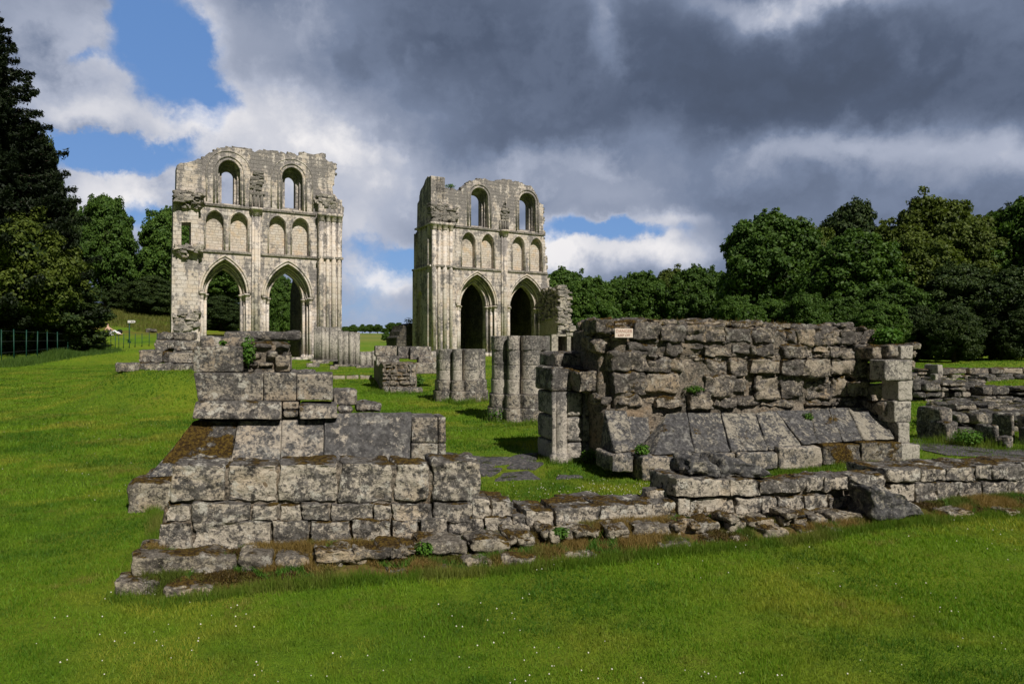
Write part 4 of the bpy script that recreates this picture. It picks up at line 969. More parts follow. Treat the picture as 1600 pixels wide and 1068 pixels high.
text('DANGER', hh*1.0, 0, .1*hh, 'red', sg); text('KEEP OFF', hh*.72, 0, -.72*hh, 'red', sg)

# ------------------------------------------------------------------ clustered piers and low walls in the middle distance
def pier_at(px, pyb, pyt, r, label, name='clustered_pier', group=None, rot=0, levels=4, plinth=.55, lobes='big'):
    p = gp(px, pyb); d = np.hypot(p[0], p[1]); c = p[:2]+p[:2]/d*r*.85
    fr = Frame(c, 0); zt = EYE+ray(px, pyt)[2]/ray(px, pyt)[1]*c[1]
    t = thing(name, label, 'pier', loc=(c[0], c[1], fr.z0), rot=rot, group=group); t.rotation_euler = (0, 0, rot)
    circ = []
    circ.append((0, 0, r*.46))
    for k in range(8):
        th = k*math.pi/4+R(-62); R1 = r*.80 if k % 2 else r*.68; q = r*.19 if k % 2 else r*.31
        circ.append((R1*math.cos(th), R1*math.sin(th), q))
    a = Acc(); H_ = zt-fr.z0; lv = np.linspace(plinth, H_, levels+1)
    lobed(a, 0, 0, circ, list(lv), n=280); a.V = [v+np.array([0, 0, fr.z0]) for v in a.V]; a.build('shafts', M['pier'], t, fr)
    a = Acc(); c2 = [(x*1.03, y*1.03, q*1.18) for x, y, q in circ]; c3 = [(x*1.06, y*1.06, q*1.34) for x, y, q in circ]
    if plinth > .1:
        lobed(a, 0, 0, c2, [plinth*.5, plinth], n=200); lobed(a, 0, 0, c3, [-.15, plinth*.5], n=128)
        a.V = [v+np.array([0, 0, fr.z0]) for v in a.V]; a.build('base_blocks', M['grey'], t, fr)
    return t, fr
pier_at(813, 660, 525, .64, 'tallest of the clustered pier stumps, standing left of the squat doorway pier', levels=4)
tB, fB = pier_at(720, 628, 545, .68, 'clustered pier stump second nearest, just left of the tallest stump', levels=3, rot=.2)
def lowpier(x0, x1, yt, yb, n, label, rows=2):
    fr = Frame(gp((x0+x1)/2, yb)[:2], 10); t = thing('shaft_cluster', label, 'pier', fr)
    a = Acc(); A = fr.at(x0, yb)[0]; B_ = fr.at(x1, yb)[0]; zt = fr.at((x0+x1)/2, yt)[2]; w_ = (B_-A)/n; dep = (B_-A)*.8
    for k in range(n):
        z = zt+random.uniform(-.06, .03)-(.0 if k % 3 else .0); r = w_*.46*(1.1 if k % 2 else .92); m = [fr.z0-.1, fr.z0+(z-fr.z0)*.5, z]
        tube(a, [(A+w_*(k+.5), .05+.12*(k % 2)+abs(k-n/2)*.05, q) for q in (m[0], m[1], m[2])], r, 16)
    box_acc(a, A+.03, B_-.03, .12, dep, fr.z0-.1, zt-.08); a.build('shafts', M['jamb'], t, fr)
    a = Acc()
    for k in range(4): boxstone(a, A-.15+k*(B_-A)/4, A+(k+1)*(B_-A)/4, -.3-.1*(k % 2), .2, fr.z0-.1, fr.z0+.12, .1, .03, .02, .02)
    a.build('base_stones', M['grey'], t, fr)
lowpier(489, 532, 510, 564.5, 7, 'row of slender pale shafts standing beside the right foot of the left church wall')
lowpier(527, 562, 517, 572, 4, 'pale stump of four thick shafts in front of the row of slender shafts')
lowpier(561, 590, 548, 574, 3, 'low stump of three shafts right of the pale four-shaft stump')
fr = Frame(gp(538, 556)[:2]+np.array([0, .3]), 10); 
# low wall pieces between
fr = Frame(gp(625, 612)[:2], 14); t = thing('low_wall', 'low mortared rubble wall with a black left end, left of the second pier stump', 'ruined wall', fr)
a = Acc(); rubble(a, fr, 597, 650, 566, 608, .02, .3, .14, .22, .06, .04); a.build('rubble_face', M['rubble'], t, fr)
a = Acc(); core(a, fr, 596, 652, 566, 612, .06, 1.6, .1, .03); lbox(a, fr, 584, 597, 612, 566, 608); a.build('mortar_core', M['mortar'], t, fr)
for x0, y0, x1, y1, o in ((586, 540, 620, 556, 1.7), (588, 556, 624, 572, 1.4), (622, 541, 642, 560, 2.6), (641, 541, 674, 562, 2.4), (654, 557, 684, 572, 1.8), (650, 566, 684, 584, 1.5), (640, 568, 650, 600, .0)):
    a = Acc(); block(a, fr, x0, y0, x1, y1, o, .6, .06, .03, .012); a.build('squared_block', M['grey'], t, fr)
a = Acc(); gstone(a, fr, 600, 604, 607, 614, .3); gstone(a, fr, 609, 605, 661, 614, .3, .05, .03, .015); a.build('kerb_stones', M['grey'], t, fr)
# brick-thin edging in the turf
fr = Frame(gp(550, 590)[:2], 8); t = thing('turf_edging', 'thin brown stone edging across the lawn left of the low rubble wall', 'edging', fr)
a = Acc(); [gstone(a, fr, x, 586, x+19, 592, .3, .08, .04, .02) for x in (520, 541, 562)]; a.build('stones', M['foot'], t, fr)
fr = Frame(gp(500, 572)[:2], 8); t = thing('footing_stones', 'few flat grey footing stones in the grass below the row of slender shafts', 'stones', fr)
for x, y, w_ in ((478, 567, 20), (488, 562, 26), (520, 564, 20), (515, 571, 12)): a = Acc(); gstone(a, fr, x, y, x+w_, y+6, .5, .1, .05, .03); a.build('stone', M['grey'], t, fr)
fr = Frame(gp(468, 573)[:2], 8)
# low arcaded wall right of the right tower
fr = Frame(gp(900, 575)[:2]*1.0, 16); fr = Frame(ray(900, 545)[:2]*38, 16); t = thing('arcaded_low_wall', 'low wall pierced by square dark openings right of the right church wall', 'ruined wall', fr)
q = lambda x, y: (lambda p: (p[0], p[2]))(fr.at(x, y))
a = Acc(); slab(a, ragged([q(862, 590), q(945, 590), q(945, 526), q(936, 524), q(926, 518), q(905, 517), q(893, 515), q(884, 522), q(862, 522)], 2, 7, .08, .25), [[q(872, 551), q(886, 551), q(886, 525), q(872, 525)], [q(892, 551), q(911, 551), q(911, 526), q(892, 526)], [q(914, 551), q(927, 551), q(927, 525), q(914, 525)]], 0, 1.1)
a.build('pierced_wall', M['tower_rough'], t, fr, smooth=False)
a = Acc(); box_acc(a, q(864, 551)[0], q(944, 551)[0], 1.1, 2.2, fr.z0-.4, q(900, 524)[1]); a.build('rear_wall', M['far'], t, fr, smooth=False)
a = Acc(); rubble(a, fr, 884, 925, [(884, 510), (905, 512), (925, 518)], 524, -.05, .9, .2, .4, .12, .1); a.build('loose_courses', M['tower_rough'], t, fr)
# stepped wall left of the right tower, its shade put into the colour
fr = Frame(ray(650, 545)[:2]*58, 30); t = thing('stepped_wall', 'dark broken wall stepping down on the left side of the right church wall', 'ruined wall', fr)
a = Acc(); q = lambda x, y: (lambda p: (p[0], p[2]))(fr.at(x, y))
slab(a, ragged([q(619, 562), q(652, 562), q(652, 506), q(630, 508), q(629, 513), q(624, 524), q(620, 527)], 2, 6, .12, .3), [], 0, 2.5, back=True); a.build('wall', M['shade_dark'], t, fr, smooth=False)
# footings on the mound at the left
fr = Frame(gp(240, 578)[:2], 12); t = thing('mound_footings', 'stepped mossy footings on the grassy mound at the foot of the left church wall', 'ruined wall', fr)
a = Acc(); K = dict(res=.05, rnd=.05, rough=.03)
for x0, y0, x1, y1, o in ((180, 567, 217, 582, 0), (224, 567, 266, 584, 0), (271, 568, 306, 585, .02), (216, 546, 254, 567, .45), (262, 549, 306, 568, .4), (243, 531, 272, 546, .8), (272, 532, 306, 548, .75), (243, 519, 270, 531, .95), (270, 519, 300, 532, .95), (240, 534, 262, 548, .7)):
    block(a, fr, x0, y0, x1, y1, o, .7, **K)
a.build('footing_blocks', M['grey'], t, fr)
for x0, y0, x1, y1, o in ((217, 566, 226, 580, .1), (252, 548, 264, 566, .5), (300, 545, 320, 575, .6)): a = Acc(); block(a, fr, x0, y0, x1, y1, o, .6, **K); a.build('mossy_block', M['mossy'], t, fr)

# ------------------------------------------------------------------ ruins at the right
fr = Frame(gp(1480, 692)[:2], 15); t = thing('ruined_range', 'jumble of squared blocks with black left sides at the right edge', 'ruined wall', fr)
for b_ in ((1430, 1472, 1490, 637, 690), (1448, 1481, 1497, 660, 692), (1519, 1556, 1563, 664, 697), (1548, 1582, 1588, 646, 690), (1554, 1575, 1587, 682, 701), (1588, 1612, 1640, 650, 690), (1590, 1640, 1660, 668, 700)): a = Acc(); lbox(a, fr, *b_, res=.05, rnd=.05, rough=.02); a.build('squared_block', M['grey'], t, fr)
a = Acc(); o_ = goff(fr, 1500, 692)
rubble(a, fr, 1492, 1660, [(1492, 650), (1540, 640), (1600, 640), (1660, 640)], 690, o_+.8, .6, .2, .4, .05, .2)
for k in range(40):
    x = random.uniform(1488, 1640); y = random.uniform(634, 658); w_ = random.uniform(6, 20); block(a, fr, x-w_, y-5, x+w_, y+6, o_+random.uniform(.9, 2.4), .6, .05, .08, .05)
a.build('rubble_fill', M['far'], t, fr)
for (lab, ybase, ytop, x0, x1, n) in (('dark tumbled rubble wall behind the squared blocks at the right edge', 626, 598, 1424, 1536, 0), ('mossy row of large stones right of the tumbled rubble wall', 626, 607, 1534, 1680, 1)):
    fr = Frame(gp(1500 if not n else 1560, ybase)[:2], 10); t = thing('rubble_bank', lab, 'ruined wall', fr); o_ = goff(fr, (x0+x1)/2, ybase)
    a = Acc(); rubble(a, fr, x0, x1, [(x0, ytop), (x1-60, ytop-2), (x1, ytop+4)], ybase, o_, .7, .2, .42, .06, .25)
    for k in range(36):
        x = random.uniform(x0, x1); y = ytop+random.uniform(-1, 8); w_ = random.uniform(5, 13); block(a, fr, x-w_, y-3, x+w_, y+5, o_+random.uniform(.1, 1.4), .5, .06, .08, .05)
    a.build('rubble', M['far'], t, fr); a = Acc(); core(a, fr, x0, x1, ytop+5, ybase+2, o_+.1, 1.6, .15, .06); a.build('core', M['mossy'], t, fr)
fr = Frame(gp(1500, 592)[:2], 8); t = thing('far_wall', 'farthest low pale wall running along the foot of the dark wood', 'ruined wall', fr)
a = Acc(); o_ = goff(fr, 1500, 592); rubble(a, fr, 1432, 1700, [(1432, 574), (1470, 571), (1500, 574), (1530, 570), (1600, 571), (1700, 572)], 590, o_+.6, .8, .25, .6, .1, .15)
a.build('rubble', M['rubble'], t, fr)
a = Acc(); lbox(a, fr, 1443, 1465, 1473, 569, 592); lbox(a, fr, 1452, 1461, 1466, 584, 597); a.build('pale_blocks', M['jamb'], t, fr)

fr = Frame(gp(1550, 652)[:2], 12); t = thing('tumbled_stones', 'dark tumbled stones lying between the mossy row and the squared blocks at the right edge', 'stones', fr); a = Acc()
for k in range(60):
    x = random.uniform(1500, 1640); y = random.uniform(628, 652); w_ = random.uniform(5, 14); a = Acc(); gstone(a, fr, x-w_, y-random.uniform(5, 11), x+w_, y, random.uniform(.2, .5), .06, .05, .03, 2); a.build('stone', M['far'], t, fr)
fr = Frame(gp(1460, 606)[:2], 12); t = thing('scattered_stones', 'scattered dark stones on the grass between the far pale wall and the tumbled rubble wall', 'stones', fr); a = Acc()
for k in range(46):
    x = random.uniform(1432, 1640); y = random.uniform(590, 604) if x < 1500 else random.uniform(588, 596); w_ = random.uniform(4, 11); a = Acc(); gstone(a, fr, x-w_, y-random.uniform(3, 8), x+w_, y, random.uniform(.3, .8), .1, .06, .04, 2); a.build('stone', M['far'], t, fr)
# ------------------------------------------------------------------ paving
def paving(name, label, slabs, mat='pave', th=.03):
    a = Acc()
    for q in slabs:
        P_ = [gp(*p) for p in q]; n = 10; V = []
        c = sum(P_)/4
        P_ = [c+(p-c)*.985 for p in P_]
        lo = [(p[0], p[1], p[2]-.05) for p in P_]; hi = [(p[0], p[1], p[2]+th*random.uniform(.6, 1.2)) for p in P_]
        stone(a, [lo[0], lo[1], lo[3], lo[2], hi[0], hi[1], hi[3], hi[2]], .06, .02, .008)
    o = a.build(name, M[mat]); tag(o, label, None, None, 'structure')
paving('paving', 'worn grey flagstones set in the grass before the doorway pier', [[(700, 730), (765, 733), (800, 716), (716, 713)], [(768, 728), (838, 722), (842, 708), (806, 712)], [(716, 742), (770, 745), (786, 734), (722, 732)], [(772, 752), (846, 749), (826, 737), (786, 740)], [(790, 733), (836, 734), (850, 725), (800, 724)], [(868, 749), (912, 747), (900, 743), (872, 744)], [(640, 720), (700, 722), (716, 710), (660, 708)]])
def sheet(name, label, px, mat, dz=.012):
    nx, ny = 60, 10; a = Acc(); V = []
    for i in range(nx):
        x = px[0]+(px[1]-px[0])*i/(nx-1); yt = np.interp(x, px[2], px[3]); yb = np.interp(x, px[2], px[4])
        A, B_ = gp(x, yb), gp(x, yt)
        for k in range(ny):
            q = A+(B_-A)*k/(ny-1); V.append((q[0], q[1], g1(q[0], q[1])+dz))
    i = np.arange(nx*ny).reshape(nx, ny); a.add(V, np.stack([i[:-1, :-1], i[1:, :-1], i[1:, 1:], i[:-1, 1:]], -1).reshape(-1, 4))
    o = a.build(name, M[mat]); tag(o, label, None, None, 'structure')
sheet('path', 'worn dark stone path beyond the pale jamb at the right', (1426, 1660, [1426, 1480, 1560, 1660], [684, 694, 703, 702], [700, 712, 716, 718]), 'pave')

# ------------------------------------------------------------------ trees
def crown_core(acc, c, r, seed):
    n, m = 14, 20; th = np.linspace(.05, math.pi-.05, n)[:, None]; ph = np.linspace(0, 2*math.pi, m, endpoint=False)[None]
    d = np.stack([np.sin(th)*np.cos(ph), np.sin(th)*np.sin(ph), np.cos(th)+0*ph], -1).reshape(-1, 3)
    P_ = c+d*r*(1+.28*fbm(d+c, 1.6, 3, seed))[:, None]
    i = np.arange(n*m).reshape(n, m); j = np.roll(i, -1, 1)
    acc.add(P_, np.stack([i[:-1], j[:-1], j[1:], i[1:]], -1).reshape(-1, 4))
def limbs(acc, h, r, sp, n=7, z0=.3):
    tube(acc, [(0, 0, -.4), (0, 0, .0), (.05*h*.1, 0, h*.3), (-.02*h, .02*h, h*.62)], [r*1.5, r*1.15, r*.8, r*.3], 10)
    for k in range(n):
        a = k*2.4+random.random(); z = h*random.uniform(z0, .55); L = sp*random.uniform(.6, .9)
        tube(acc, [(0, 0, z), (math.cos(a)*L*.45, math.sin(a)*L*.45, z+h*.13), (math.cos(a)*L, math.sin(a)*L, z+h*.24)], [r*.42, r*.25, r*.06], 6)
PROTO = {}
def proto(name, nl, nc, npc, ls, mat, seed, skirt=.12, squat=1.0):
    """a broad-leaved tree 10 m high and about 8 m wide"""
    g = np.random.default_rng(seed); random.seed(seed); a = Acc(); core_ = Acc(); lobes = []
    for k in range(nl):
        f = k/nl; z = 10*(skirt+.16+(.80-skirt-.10)*f**.9); rr = 3.7*math.sin(math.pi*min(1, .25+.72*f))**.7
        an = k*2.4+g.random(); q = rr*(.70 if k < nl-2 else .2)*g.uniform(.7, 1.1); R0 = g.uniform(.85, 2.1)*(1 if k < nl-3 else .75)
        lobes.append((np.array([math.cos(an)*q, math.sin(an)*q, min(z, 9.9-R0)]), np.array([R0, R0, R0*.85])))
    lobes.append((np.array([0, 0, 5.2]), np.array([2.6, 2.6, 3.0])))
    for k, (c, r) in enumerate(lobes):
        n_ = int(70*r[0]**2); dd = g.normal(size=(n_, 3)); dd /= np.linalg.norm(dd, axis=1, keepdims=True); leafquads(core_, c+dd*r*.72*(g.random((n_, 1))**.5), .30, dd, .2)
    for k in range(int(nc*1.7)):
        c, r = lobes[g.integers(len(lobes))]; d = g.normal(size=3); d[2] = d[2]*.8+.25; d /= np.linalg.norm(d)
        cc = c+d*r*(g.uniform(.85, 1.12) if g.random() < .88 else g.uniform(1.1, 1.45))
        if np.any([np.sum(((cc-c2)/(r2*.78))**2) < 1 for c2, r2 in lobes]): 
            if g.random() < .8: continue
        R1 = g.uniform(.16, .62)**1.0; m = int(1.1*npc*R1*R1/.3)+6; dd = g.normal(size=(m, 3)); dd /= np.linalg.norm(dd, axis=1, keepdims=True)
        p_ = cc+dd*np.array([R1*g.uniform(.8, 1.3), R1*g.uniform(.8, 1.3), R1*.8])*(g.random((m, 1))**.6)
        leafquads(a, p_, ls, dd*.5+d*.6, .5)
    for c, r in lobes:      # loose leaves between the clumps
        m = int(330*r[0]**2); dd = g.normal(size=(m, 3)); dd /= np.linalg.norm(dd, axis=1, keepdims=True)
        p_ = c+dd*r*(g.uniform(.86, 1.06, (m, 1))+.16*fbm(c+dd*r, 2.2, 3, seed)[:, None]); leafquads(a, p_, ls, dd*.5, .4)
    b = Acc(); limbs(b, 10, .28, 3.4)
    mc = bpy.data.meshes.new('x'); out = []
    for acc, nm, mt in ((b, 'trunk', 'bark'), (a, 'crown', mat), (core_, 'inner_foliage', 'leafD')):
        o = acc.build(nm, M[mt]); out.append((nm, o.data)); bpy.data.objects.remove(o)
    PROTO[name] = out
proto('A', 24, 620, 150, .13, 'leaf', 11); proto('B', 28, 700, 150, .13, 'leaf', 23, skirt=.02); proto('C', 22, 600, 150, .12, 'leafY', 37); proto('D', 24, 620, 150, .12, 'leafD', 41, skirt=.0)
proto('S', 9, 150, 60, .26, 'leaf', 53)
def tree(P_, loc, h, wd, label, name='broadleaf_tree', cat='tree', group=None, rot=None, sink=.2):
    t = thing(name, label, cat, loc=(loc[0], loc[1], g1(*loc[:2])-sink), rot=random.random()*6.28 if rot is None else rot, group=group)
    t.scale = (wd/8, wd/8, h/10)
    cr = None
    for nm, me in PROTO[P_]:
        o = bpy.data.objects.new(nm, me); COL.objects.link(o); o.parent = t
        if nm == 'crown': cr = o
        if nm == 'inner_foliage': o.parent = cr
    return t
def treepx(P_, px, hw, ytop, d, label, **k):
    x = (px-800)/1067*d; z = g1(x, d); h = EYE+(545-ytop)/1067*d-z; return tree(P_, (x, d), h/1.0, hw*2/1067*d, label, **k)
random.seed(5)
treepx('A', 166, 50, 294, 70, 'rounded leafy tree right of the big dark evergreen at the left', rot=1)
treepx('B', 262, 50, 318, 76, 'leafy tree just behind the left edge of the left church wall', rot=2)
treepx('A', 352, 62, 385, 80, 'leafy tree filling the left pointed arch of the left church wall', rot=3)
treepx('B', 436, 30, 424, 72, 'leafy tree seen in the right pointed arch of the left church wall', rot=4)
treepx('D', 190, 32, 424, 70, 'low dark bush on the bank below the rounded leafy tree', name='bush', cat='bush')
treepx('D', 238, 40, 424, 68, 'low dark bush on the bank left of the left church wall', name='bush', cat='bush')
treepx('D', 345, 36, 455, 62, 'round dark bush seen through the left pointed arch', name='bush', cat='bush')
treepx('D', 292, 34, 440, 70, 'low dark bush hidden behind the left church wall beside its small doorway', name='bush', cat='bush')
for k, (px, hw, yt, d, p_) in enumerate([(880, 50, 412, 86, 'B'), (925, 46, 424, 80, 'A'), (968, 44, 428, 88, 'B'), (1000, 50, 416, 82, 'A'), (1046, 48, 412, 88, 'C'), (1088, 50, 408, 78, 'B'), (1132, 46, 416, 84, 'A')]):
    treepx(p_, px, hw, yt, d, '%s tree from the left in the lower tree row right of the church ruins' % ['first', 'second', 'third', 'fourth', 'fifth', 'sixth', 'seventh'][k], group='lower tree row right of the ruins')
BIG = [(1206, 88, 322, 66, 'B', 'tall rounded tree at the left end of the high wood'), (1330, 84, 352, 56, 'B', 'big pale-topped tree in front of the high wood above the rough wall'), (1330, 70, 304, 80, 'D', 'darkest tall tree at the top of the high wood'),
       (1262, 60, 340, 74, 'C', 'tree filling the dip behind the tall rounded tree'), (1452, 80, 296, 72, 'C', 'yellow-green domed tree crowning the middle of the wood'), (1420, 76, 352, 58, 'C', 'yellow-green tree below the domed tree in the wood'),
       (1525, 74, 326, 66, 'C', 'yellow-green tree right of the domed tree in the wood'), (1566, 70, 312, 78, 'D', 'dark tree between the yellow-green trees and the right edge'), (1625, 84, 286, 64, 'B', 'tallest tree of the wood cut by the right edge'),
       (1500, 72, 400, 50, 'D', 'dark tree low in the wood above the far ruins'), (1580, 72, 410, 48, 'D', 'dark tree low in the wood at the right edge'), (1400, 60, 430, 50, 'A', 'low leafy tree behind the broken pale jamb'), (1700, 90, 300, 60, 'B', 'tree of the wood just past the right edge')]
for px, hw, yt, d, p_, lab in BIG: treepx(p_, px, hw, yt, d, lab)
for k, px in enumerate([1150, 1205, 1262, 1318, 1374, 1432, 1490, 1548, 1606]):
    treepx('D' if k > 4 else 'A', px, 42, [452, 458, 448, 455, 462, 470, 466, 476, 470][k], 46+(k % 2)*3-(k > 4)*2, '%s undergrowth bush from the left along the foot of the wood' % ['first', 'second', 'third', 'fourth', 'fifth', 'sixth', 'seventh', 'eighth', 'ninth'][k], name='bush', cat='bush', group='undergrowth bushes at the foot of the wood')
for k, px in enumerate([505, 540, 552, 566, 578, 590, 601, 612, 623, 636, 650, 668, 690, 722, 740]):
    treepx('S', px, random.uniform(7, 12), random.uniform(501, 511), 300+random.uniform(-8, 12), '%s tiny tree from the left in the far tree line beyond the field' % ['first', 'second', 'third', 'fourth', 'fifth', 'sixth', 'seventh', 'eighth', 'ninth', 'tenth', 'eleventh', 'twelfth', 'thirteenth', 'fourteenth', 'fifteenth'][k], group='far tree line beyond the field')
treepx('S', 604, 9, 514, 150, 'small dark round tree standing alone in the far field', rot=0)
treepx('S', 616, 5, 522, 152, 'tiny bush beside the lone tree in the far field', rot=0, name='bush', cat='bush')

# evergreen at the left edge
def evergreen(loc, H_, R0, label):
    g = np.random.default_rng(3); a = Acc(); cr = Acc()
    for k in range(230):
        f = (k+.5)/230; z = 1.6+(H_-1.8)*f; L = R0*(1-f**1.5)**.9*g.uniform(.72, 1.12)+.35; an = k*2.39996+g.normal()*.2
        d = np.array([math.cos(an), math.sin(an)]); pts = []
        for s in np.linspace(.1, 1, 7): pts.append((d[0]*L*s, d[1]*L*s, z-.10*L*s+.16*L*s*s+.0))
        tube(a, pts, np.linspace(.06, .012, 7), 5)
        m = int(150*L); s = g.random(m)**.6*1.02; side = g.normal(size=m)*.13*L*(1.15-s); x = d[0]*L*s-d[1]*side; y = d[1]*L*s+d[0]*side
        zz = z-.10*L*s+.16*L*s*s-abs(side)*.35+g.normal(size=m)*.10
        leafquads(cr, np.stack([x, y, zz], 1), .12, None, 1.0, .35)
    t = thing('evergreen_tree', label, 'tree', loc=(loc[0], loc[1], g1(*loc)-.1))
    tube(a, [(0, 0, -.5), (0, 0, H_*.5), (0, 0, H_*.98)], [.42, .25, .03], 10); a.build('trunk', M['bark'], t); c_ = cr.build('crown', M['conif'], t)
    core_ = Acc()
    n_ = 9000; f = g.random(n_)**1.2; an = g.random(n_)*6.283; rr = R0*.62*(1-f**1.4)*np.sqrt(g.random(n_)); leafquads(core_, np.stack([np.cos(an)*rr, np.sin(an)*rr, 1.2+(H_-2.5)*f], 1), .28, None, .5)
    core_.build('inner_foliage', M['conif'], c_)
evergreen((-33.0, 43), 22.0, 5.8, 'towering dark evergreen tree filling the left edge')
evergreen((-32.5, 46), 15.5, 3.4, 'second dark evergreen tree leaning out behind the towering one')
def px2(px, d): return ((px-800)/1067*d, d)
tree('C', px2(30, 43), 10.0, 7.2, 'paler leafy shrub tree in front of the dark evergreens at the left edge', rot=.5, sink=.8)
tree('D', px2(60, 49), 15.8, 4.4, 'dark leafy tree at the foot of the evergreens beside the fence', rot=2.5, sink=.6)
tree('D', px2(-50, 42), 9.5, 8, 'dark leafy tree cut off by the left edge', rot=1.5, sink=.6)
tree('D', px2(60, 45), 6.5, 8.5, 'dark thicket under the evergreens behind the fence', name='bush', cat='bush', sink=.8)

# ------------------------------------------------------------------ fence, signpost, reclining person
fpts = [(2, 571), (22, 568), (41, 565), (58, 562), (74, 559), (90, 557), (106, 554), (120, 552), (133, 550.5), (143, 549), (151, 548), (158, 547.4), (165, 546.8), (173, 546), (180, 545), (186, 544.4), (193, 544), (202, 543.6), (211, 542.6), (222, 541.6), (233, 540.6), (245, 540)]
ftop = [514, 515, 516, 517, 518, 519, 520, 521, 522, 523, 523, 523, 523, 523, 523, 522, 522, 522, 521, 521, 520, 520]
P0 = [gp(*p) for p in fpts]
fe = thing('wire_fence', 'thin green metal post and wire fence running along the lawn under the trees', 'fence', loc=tuple(P0[0]))
wires = [Acc(), Acc(), Acc()]
for i, p in enumerate(P0):
    q = p-P0[0]; a = Acc(); h = EYE+(545-ftop[i])/1067*p[1]-p[2]+random.uniform(-.03, .03); lx, ly = random.uniform(-.03, .03), random.uniform(-.03, .03)
    tube(a, [(q[0], q[1], q[2]-.2), (q[0]+lx, q[1]+ly, q[2]+h)], .021 if i > 8 else .028, 6); a.build('post', M['fence'], fe)
for j, hh_ in enumerate((.35, .66, .95)):
    a = Acc(); tube(a, [tuple(p-P0[0]+np.array([0, 0, hh_*(EYE+(545-ft_)/1067*p[1]-p[2])])) for p, ft_ in zip(P0, ftop)], .006, 4); a.build('wire', M['wire'], fe)
p = gp(202, 535); t = thing('signpost', 'green signpost carrying a small white pointing board on the grass bank', 'signpost', loc=tuple(p))
d_ = math.hypot(p[0], p[1]); k_ = p[1]/1067
a = Acc(); tube(a, [(0, 0, -.2), (0, 0, 35*k_)], .045, 8); a.build('post', M['fence'], t)
a = Acc(); tube(a, [(0, 0, -.02), (0, 0, .10)], .12, 10); a.build('foot_plate', M['fence'], t)
a = Acc(); tube(a, [(0, -.0, 28*k_), (0, 0, 29.5*k_)], .07, 8); a.build('collar', M['fence'], t)
a = Acc(); V = [(-2*k_, 34.6*k_), (-2*k_, 30.8*k_), (8.2*k_, 30.8*k_), (10.4*k_, 32.6*k_), (8.2*k_, 34.6*k_)]; prisms(a, V, -.06, -.03); bd = a.build('board', M['sign'], t, smooth=False)
a = Acc()
for x0, x1 in ((3.2, 4.6), (4.9, 5.5), (6.0, 7.6)): box_acc(a, x0*k_, x1*k_, -.066, -.061, 32.1*k_, 33.3*k_)
a.build('lettering', M['ink'], bd, smooth=False)
def skin(nodes, edges, mat, name, parent, sub=2):
    me = bpy.data.meshes.new(name); me.from_pydata([n[:3] for n in nodes], edges, []); o = bpy.data.objects.new(name, me); COL.objects.link(o)
    m = o.modifiers.new('s', 'SKIN'); m.use_smooth_shade = True; s_ = o.modifiers.new('u', 'SUBSURF'); s_.levels = s_.render_levels = sub
    for v, n in zip(me.skin_vertices[0].data, nodes): v.radius = (n[3], n[3])
    me.skin_vertices[0].data[0].use_root = True
    dg = bpy.context.evaluated_depsgraph_get(); m2 = bpy.data.meshes.new_from_object(o.evaluated_get(dg)); bpy.data.objects.remove(o)
    m2.materials.clear(); m2.materials.append(M[mat]); o = bpy.data.objects.new(name, m2); COL.objects.link(o); o.parent = parent; return o
p = gp(174, 523.5); t = thing('person', 'dark-haired person in white trousers reclining on the grass bank, propped on one arm', 'person', loc=tuple(p+np.array([0, 0, .02])), rot=-.1)
pel = (0, 0, .14, .13); nodes = [pel, (-.14, 0, .32, .122), (-.26, 0, .54, .13), (-.30, 0, .69, .052), (-.31, 0, .79, .080), (-.30, 0, .88, .082),
  (-.27, -.18, .55, .05), (-.42, -.22, .30, .042), (-.52, -.22, .06, .034), (-.58, -.22, .03, .028), (-.25, .18, .55, .05), (-.02, .2, .40, .042), (.18, .14, .36, .034), (.26, .12, .36, .026),
  (.06, -.10, .14, .095), (.38, -.11, .34, .065), (.66, -.10, .06, .042), (.78, -.10, .07, .035), (.06, .10, .14, .095), (.42, .12, .22, .065), (.74, .13, .05, .042), (.86, .13, .08, .035)]
ed = [(0, 1), (1, 2), (2, 3), (3, 4), (4, 5), (2, 6), (6, 7), (7, 8), (8, 9), (2, 10), (10, 11), (11, 12), (12, 13), (0, 14), (14, 15), (15, 16), (16, 17), (0, 18), (18, 19), (19, 20), (20, 21)]
body = skin(nodes, ed, 'skin', 'body', t)
skin([(0, 0, .14, .145), (.06, -.10, .14, .112), (.38, -.11, .34, .082), (.62, -.10, .09, .062), (.06, .10, .14, .112), (.42, .12, .22, .082), (.70, .13, .08, .062)], [(0, 1), (1, 2), (2, 3), (0, 4), (4, 5), (5, 6)], 'cloth_white', 'trousers', t)
skin([(-.05, 0, .20, .145), (-.14, 0, .32, .140), (-.23, 0, .47, .145)], [(0, 1), (1, 2)], 'cloth_dark', 'top', t)
skin([(-.29, -.01, .92, .100), (-.35, -.02, .87, .108), (-.38, -.02, .77, .085)], [(0, 1), (1, 2)], 'hair', 'hair', t)
p2 = gp(187, 523); t = thing('backpack', 'black bag slumped on the grass by the feet of the reclining person', 'bag', loc=tuple(p2))
a = Acc(); boxstone(a, -.16, .20, -.15, .15, 0, .44, .05, .12, .05, .03); a.build('bag_body', M['bag'], t)
a = Acc(); tube(a, [(-.1, -.16, .36), (-.16, -.2, .2), (-.1, -.17, .05)], .02, 6); a.build('strap', M['bag'], t)
p2 = gp(163, 521); t = thing('folded_coat', 'white garment lying on the grass behind the reclining person', 'coat', loc=tuple(p2))
a = Acc(); boxstone(a, -.25, .2, -.2, .2, -.02, .12, .04, .08, .06, .03); a.build('cloth', M['cloth_white'], t)
p2 = gp(237, 519); t = thing('fallen_stone', 'lone brown stone lying on the grass bank right of the signpost', 'stone', loc=tuple(p2))
